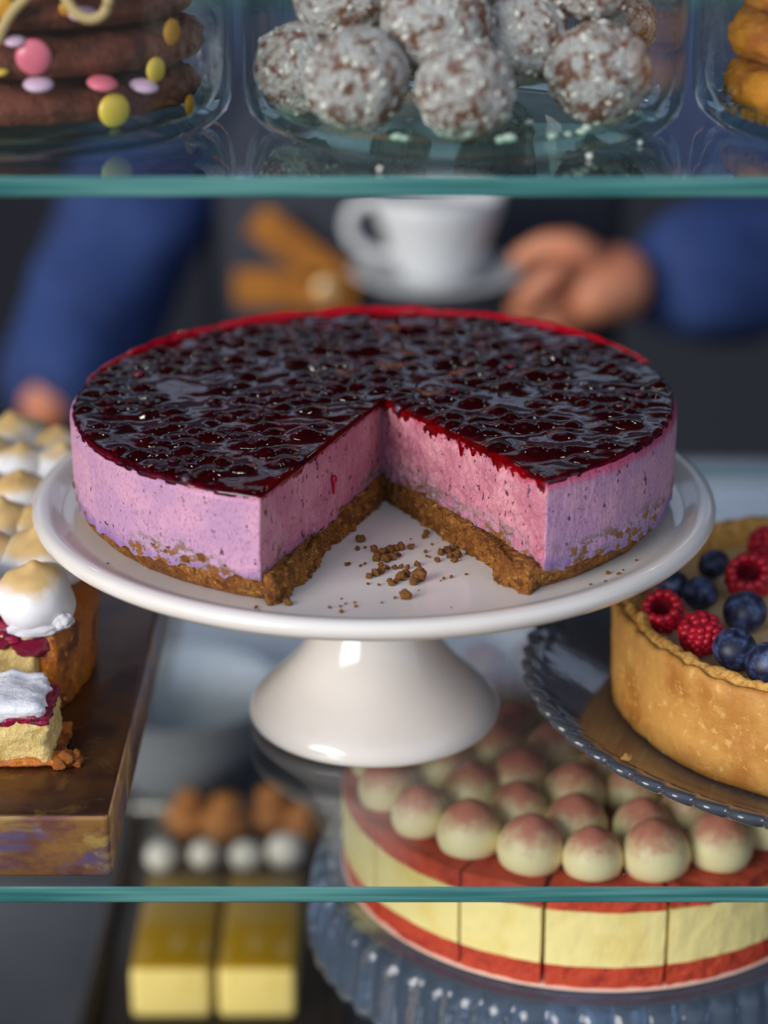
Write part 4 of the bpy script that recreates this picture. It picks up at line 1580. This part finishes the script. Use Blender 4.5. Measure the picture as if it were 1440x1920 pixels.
wr_R = pt3(1215, 525, 1.215)      # wrist of the hand with the saucer
hR_ = pt3(1100, 520, 1.20)
el_R = Vector((.46, 1.38, wr_R.z - .02))
sh_R = Vector((.235, by, .13))
wr_L = pt3(70, 800, 1.22)
hd_L = pt3(40, 900, 1.20)
el_L = Vector((-.265, 1.40, -.13))
sh_L = Vector((-.175, by, .13))
bv = [(bx, by, -.33), (bx, by, -.18), (bx, by, -.02), (bx, by, .11), (bx, by, .20), (bx, by - .01, .27), (bx, by - .02, .36), (bx, by - .02, .42),
      sh_L, el_L, wr_L, sh_R, el_R, wr_R,
      (bx - .09, by, -.40), (bx - .10, by - .01, -.80), (bx - .10, by + .01, -1.18), (bx - .10, by - .11, -1.22),
      (bx + .09, by, -.40), (bx + .10, by - .01, -.80), (bx + .10, by + .01, -1.18), (bx + .10, by - .11, -1.22)]
be = [(0, 1), (1, 2), (2, 3), (3, 4), (4, 5), (5, 6), (6, 7), (3, 8), (8, 9), (9, 10), (3, 11), (11, 12), (12, 13), (0, 14), (14, 15), (15, 16), (16, 17), (0, 18), (18, 19), (19, 20), (20, 21)]
brad = [(.145, .105), (.130, .100), (.140, .105), (.120, .09), (.055, .055), (.052, .052), (.078, .092), (.070, .08), .058, .044, .030, .058, .044, .031, .082, .058, .040, .034, .082, .058, .040, .034]
body = skin_mesh('body', [loc(v) for v in bv], be, brad, 2)


def hand(chains, palm):
    out = []
    pv, pe, pr = palm
    out.append((skin_mesh('palm', [loc(v) for v in pv], pe, pr, 2), Matrix.Identity(4)))
    for (cv, cr) in chains:
        out.append((skin_mesh('finger', [loc(v) for v in cv], [(i, i + 1) for i in range(len(cv) - 1)], cr, 2), Matrix.Identity(4)))
    return out


# hand gripping the saucer: palm behind and right of it, thumb on top of the rim, fingers curled beneath
hR = pt3(1100, 545, 1.20)
rim = Vector((cp.x + .070, CUPY - .005, cp.z + .008))
palm = ([wr_R, wr_R.lerp(hR, .5) + Vector((0, 0, .004)), hR, hR + Vector((-.026, -.004, .004))], [(0, 1), (1, 2), (2, 3)], [.031, (.042, .036), (.052, .034), (.046, .028)])
ch = []
for k, (dy, dz, ln) in enumerate([(-.036, .026, 1.0), (-.022, .010, 1.08), (-.018, -.012, 1.02), (-.014, -.032, .86)]):
    b0 = hR + Vector((-.010, dy * .4, dz))
    b1 = hR + Vector((-.034 * ln, dy - .014, dz * .95 + .006))
    b2 = hR + Vector((-.060 * ln, dy - .012, dz * .7 - .014))
    b3 = hR + Vector((-.058 * ln, dy + .010, dz * .5 - .030))
    ch.append(([b0, b1, b2, b3], [.0125, .0115, .0105, .0088]))
ch.append(([hR + Vector((.006, -.012, .030)), hR + Vector((-.016, -.022, .048)), hR + Vector((-.042, -.016, .046)), rim + Vector((-.004, -.004, .010))], [.015, .0135, .0115, .0095]))
parts = [(body, Matrix.Identity(4))] + hand(ch, palm)
# hanging hand at the lower left
dL = (hd_L - wr_L).normalized()
sL = Vector((1, 0, 0))
palmL = ([wr_L, wr_L + dL * .035, wr_L + dL * .075, wr_L + dL * .10], [(0, 1), (1, 2), (2, 3)], [.029, (.040, .026), (.046, .024), (.040, .020)])
ch = []
for k, (o_, ln) in enumerate([(-.030, .062), (-.010, .074), (.010, .070), (.029, .055)]):
    b0 = wr_L + dL * .085 + sL * o_
    ch.append(([b0, b0 + dL * ln * .45 + Vector((0, -.006, 0)), b0 + dL * ln * .78 + Vector((0, .002, 0)), b0 + dL * ln + Vector((0, .014, 0))], [.0110, .0100, .0092, .0080]))
ch.append(([wr_L + dL * .03 + sL * .022, wr_L + dL * .055 + sL * .050 + Vector((0, -.01, 0)), wr_L + dL * .085 + sL * .056 + Vector((0, -.012, 0))], [.0130, .0120, .0095]))
parts += hand(ch, palmL)
# nose and ears
parts.append((ico('nose', 1.0, 2), Matrix.Translation(loc((bx, by - .108, .365))) @ Matrix.Diagonal((.014, .02, .02, 1))))
for sx in (-1, 1):
    parts.append((ico('ear', 1.0, 2), Matrix.Translation(loc((bx + sx * .080, by - .01, .37))) @ Matrix.Diagonal((.008, .02, .03, 1))))
bodyo = link('body', join_meshes('body', parts), MAT['skin'], person)
for sx in (-1, 1):
    link('eye', ico('eye', .010, 2), MAT['apron'], person, loc((bx + sx * .03, by - .100, .385)))
link('mouth', ico('mouth', 1.0, 2, None, (.022, .008, .005)), plain('lips', srgb(170, 90, 80), .5), person, loc((bx, by - .098, .325)))
link('hair', ico('hair', 1.0, 4, lambda d: 1 + .03 * fz(d, 4, 1300) - (.25 if d.y < -.45 and d.z < .35 else 0), (.092, .108, .105)), MAT['hair'], person, loc((bx, by - .005, .405)))

# clothes
sv = [(bx, by, -.33), (bx, by, -.18), (bx, by, -.02), (bx, by, .11), (bx, by, .185), sh_L, el_L, wr_L.lerp(el_L, .06), sh_R, el_R, wr_R.lerp(hR_, .18)]
se = [(0, 1), (1, 2), (2, 3), (3, 4), (3, 5), (5, 6), (6, 7), (3, 8), (8, 9), (9, 10)]
sr = [(.160, .120), (.150, .118), (.158, .122), (.136, .108), (.066, .066), .082, .080, .060, .082, .084, .070]
sh = skin_mesh('shirt', [loc(v) for v in sv], se, sr, 3)
for v in sh.vertices:
    k = .008 * fz(v.co, 14, 1310) + .004 * fz(v.co, 40, 1311)
    v.co += v.normal * k
link('shirt', sh, MAT['shirt'], person)
tv_ = [(bx, by, -.34), (bx - .09, by, -.42), (bx - .10, by - .01, -.80), (bx - .10, by + .01, -1.16), (bx + .09, by, -.42), (bx + .10, by - .01, -.80), (bx + .10, by + .01, -1.16)]
link('trousers', skin_mesh('trousers', [loc(v) for v in tv_], [(0, 1), (1, 2), (2, 3), (0, 4), (4, 5), (5, 6)], [(.165, .125), .100, .078, .062, .100, .078, .062], 2), MAT['trousers'], person)
# apron: curved panel in front of the torso
vs, fs = [], []
nx, nzv = 28, 30
for lay in (0, 1):
    for j in range(nzv + 1):
        z = -.85 + (.11 + .85) * j / nzv
        wdt = .205 if z < -.02 else .205 - (z + .02) / .13 * .085
        for i in range(nx + 1):
            u = -1 + 2 * i / nx
            x = bx + wdt * u
            y = by - .150 + .085 * u * u - .004 * math.sin(u * 7 + z * 9) + lay * .004
            vs.append(loc((x, y, z)))
Wn = nx + 1
S = Wn * (nzv + 1)
for lay in (0, 1):
    for j in range(nzv):
        for i in range(nx):
            b0 = lay * S + j * Wn + i
            fs.append((b0, b0 + 1, b0 + Wn + 1, b0 + Wn))
for i in range(nx):
    fs.append((i, i + 1, S + i + 1, S + i))
    q0 = nzv * Wn + i
    fs.append((q0, q0 + 1, S + q0 + 1, S + q0))
for j in range(nzv):
    for e in (0, nx):
        q0 = j * Wn + e
        fs.append((q0, q0 + Wn, S + q0 + Wn, S + q0))
apron = link('apron', mesh('apron', vs, fs), MAT['apron'], person)
AY = by - .157


def strap(pp, w, th, name):
    pts_ = [pt3(px, py, AY) for (px, py) in pp]
    vs_, fs_ = [], []
    for i, p in enumerate(pts_):
        tdir = (pts_[min(i + 1, len(pts_) - 1)] - pts_[max(i - 1, 0)]).normalized()
        n_ = Vector((-tdir.z, 0, tdir.x)).normalized()
        for (a, b) in ((-1, -1), (1, -1), (1, 1), (-1, 1)):
            q = p + n_ * (a * w / 2) + Vector((0, b * th / 2, 0))
            vs_.append(loc((q.x, q.y, q.z)))
    for i in range(len(pts_) - 1):
        for k in range(4):
            m = (k + 1) % 4
            fs_.append((i * 4 + k, i * 4 + m, (i + 1) * 4 + m, (i + 1) * 4 + k))
    fs_.append((0, 1, 2, 3))
    e = (len(pts_) - 1) * 4
    fs_.append((e, e + 1, e + 2, e + 3))
    return link(name, mesh(name, vs_, fs_, False), MAT['leather'], apron)


o = strap([(478, 408), (520, 440), (570, 478), (620, 515), (660, 548)], .032, .008, 'strap')
o['label'] = 'tan strap slanting down across the apron'
o = strap([(440, 538), (500, 538), (560, 541), (620, 546), (665, 552)], .034, .008, 'strap')
o['label'] = 'tan strap running level across the apron'
st = ico('stud', .0115, 3, None, (1, .45, 1))  # enlarged so the sun glint reads as a blurred disc
o = link('stud', st, MAT['brass'], apron, loc(pt3(612, 543, AY - .007)))
o['label'] = 'brass stud, enlarged and paled to stand for its blurred sun glint'

# ------------------------------------------------------------------ unseen pendant lamps, added for glints on the jelly
t = NT('glint_lamp_bulb')
em = t.new('Emission')
em.inputs[0].default_value = (1.0, .93, .84, 1)
em.inputs[1].default_value = 26.0
t.l.new(em.outputs[0], t.out.inputs[0])
MAT['bulb'] = t.m
for k, (lx, ly, lz) in enumerate([(-.95, 2.35, 1.70), (-.32, 2.55, 1.80), (.30, 2.35, 1.72), (.90, 2.55, 1.78)]):
    lp = thing('added_glint_lamp', ['leftmost unseen pendant lamp, added for glints on the jelly', 'second unseen pendant lamp from the left, added for glints on the jelly', 'third unseen pendant lamp from the left, added for glints on the jelly', 'rightmost unseen pendant lamp, added for glints on the jelly'][k], 'lamp', (lx, ly, lz), 0, 'added glint lamps')
    link('bulb', ico('bulb', .036, 3), MAT['bulb'], lp)
    link('shade', lathe('shade', [(.085, -.005), (.086, .0), (.070, .040), (.030, .075), (.020, .085), (.020, .088), (.0, .088)], 40), MAT['apron'], lp)
    link('cord', tube('cord', [(0, 0, .087), (0, 0, .5 * (2.2 - lz)), (0, 0, 2.2 - lz)], .003, 8), MAT['apron'], lp)
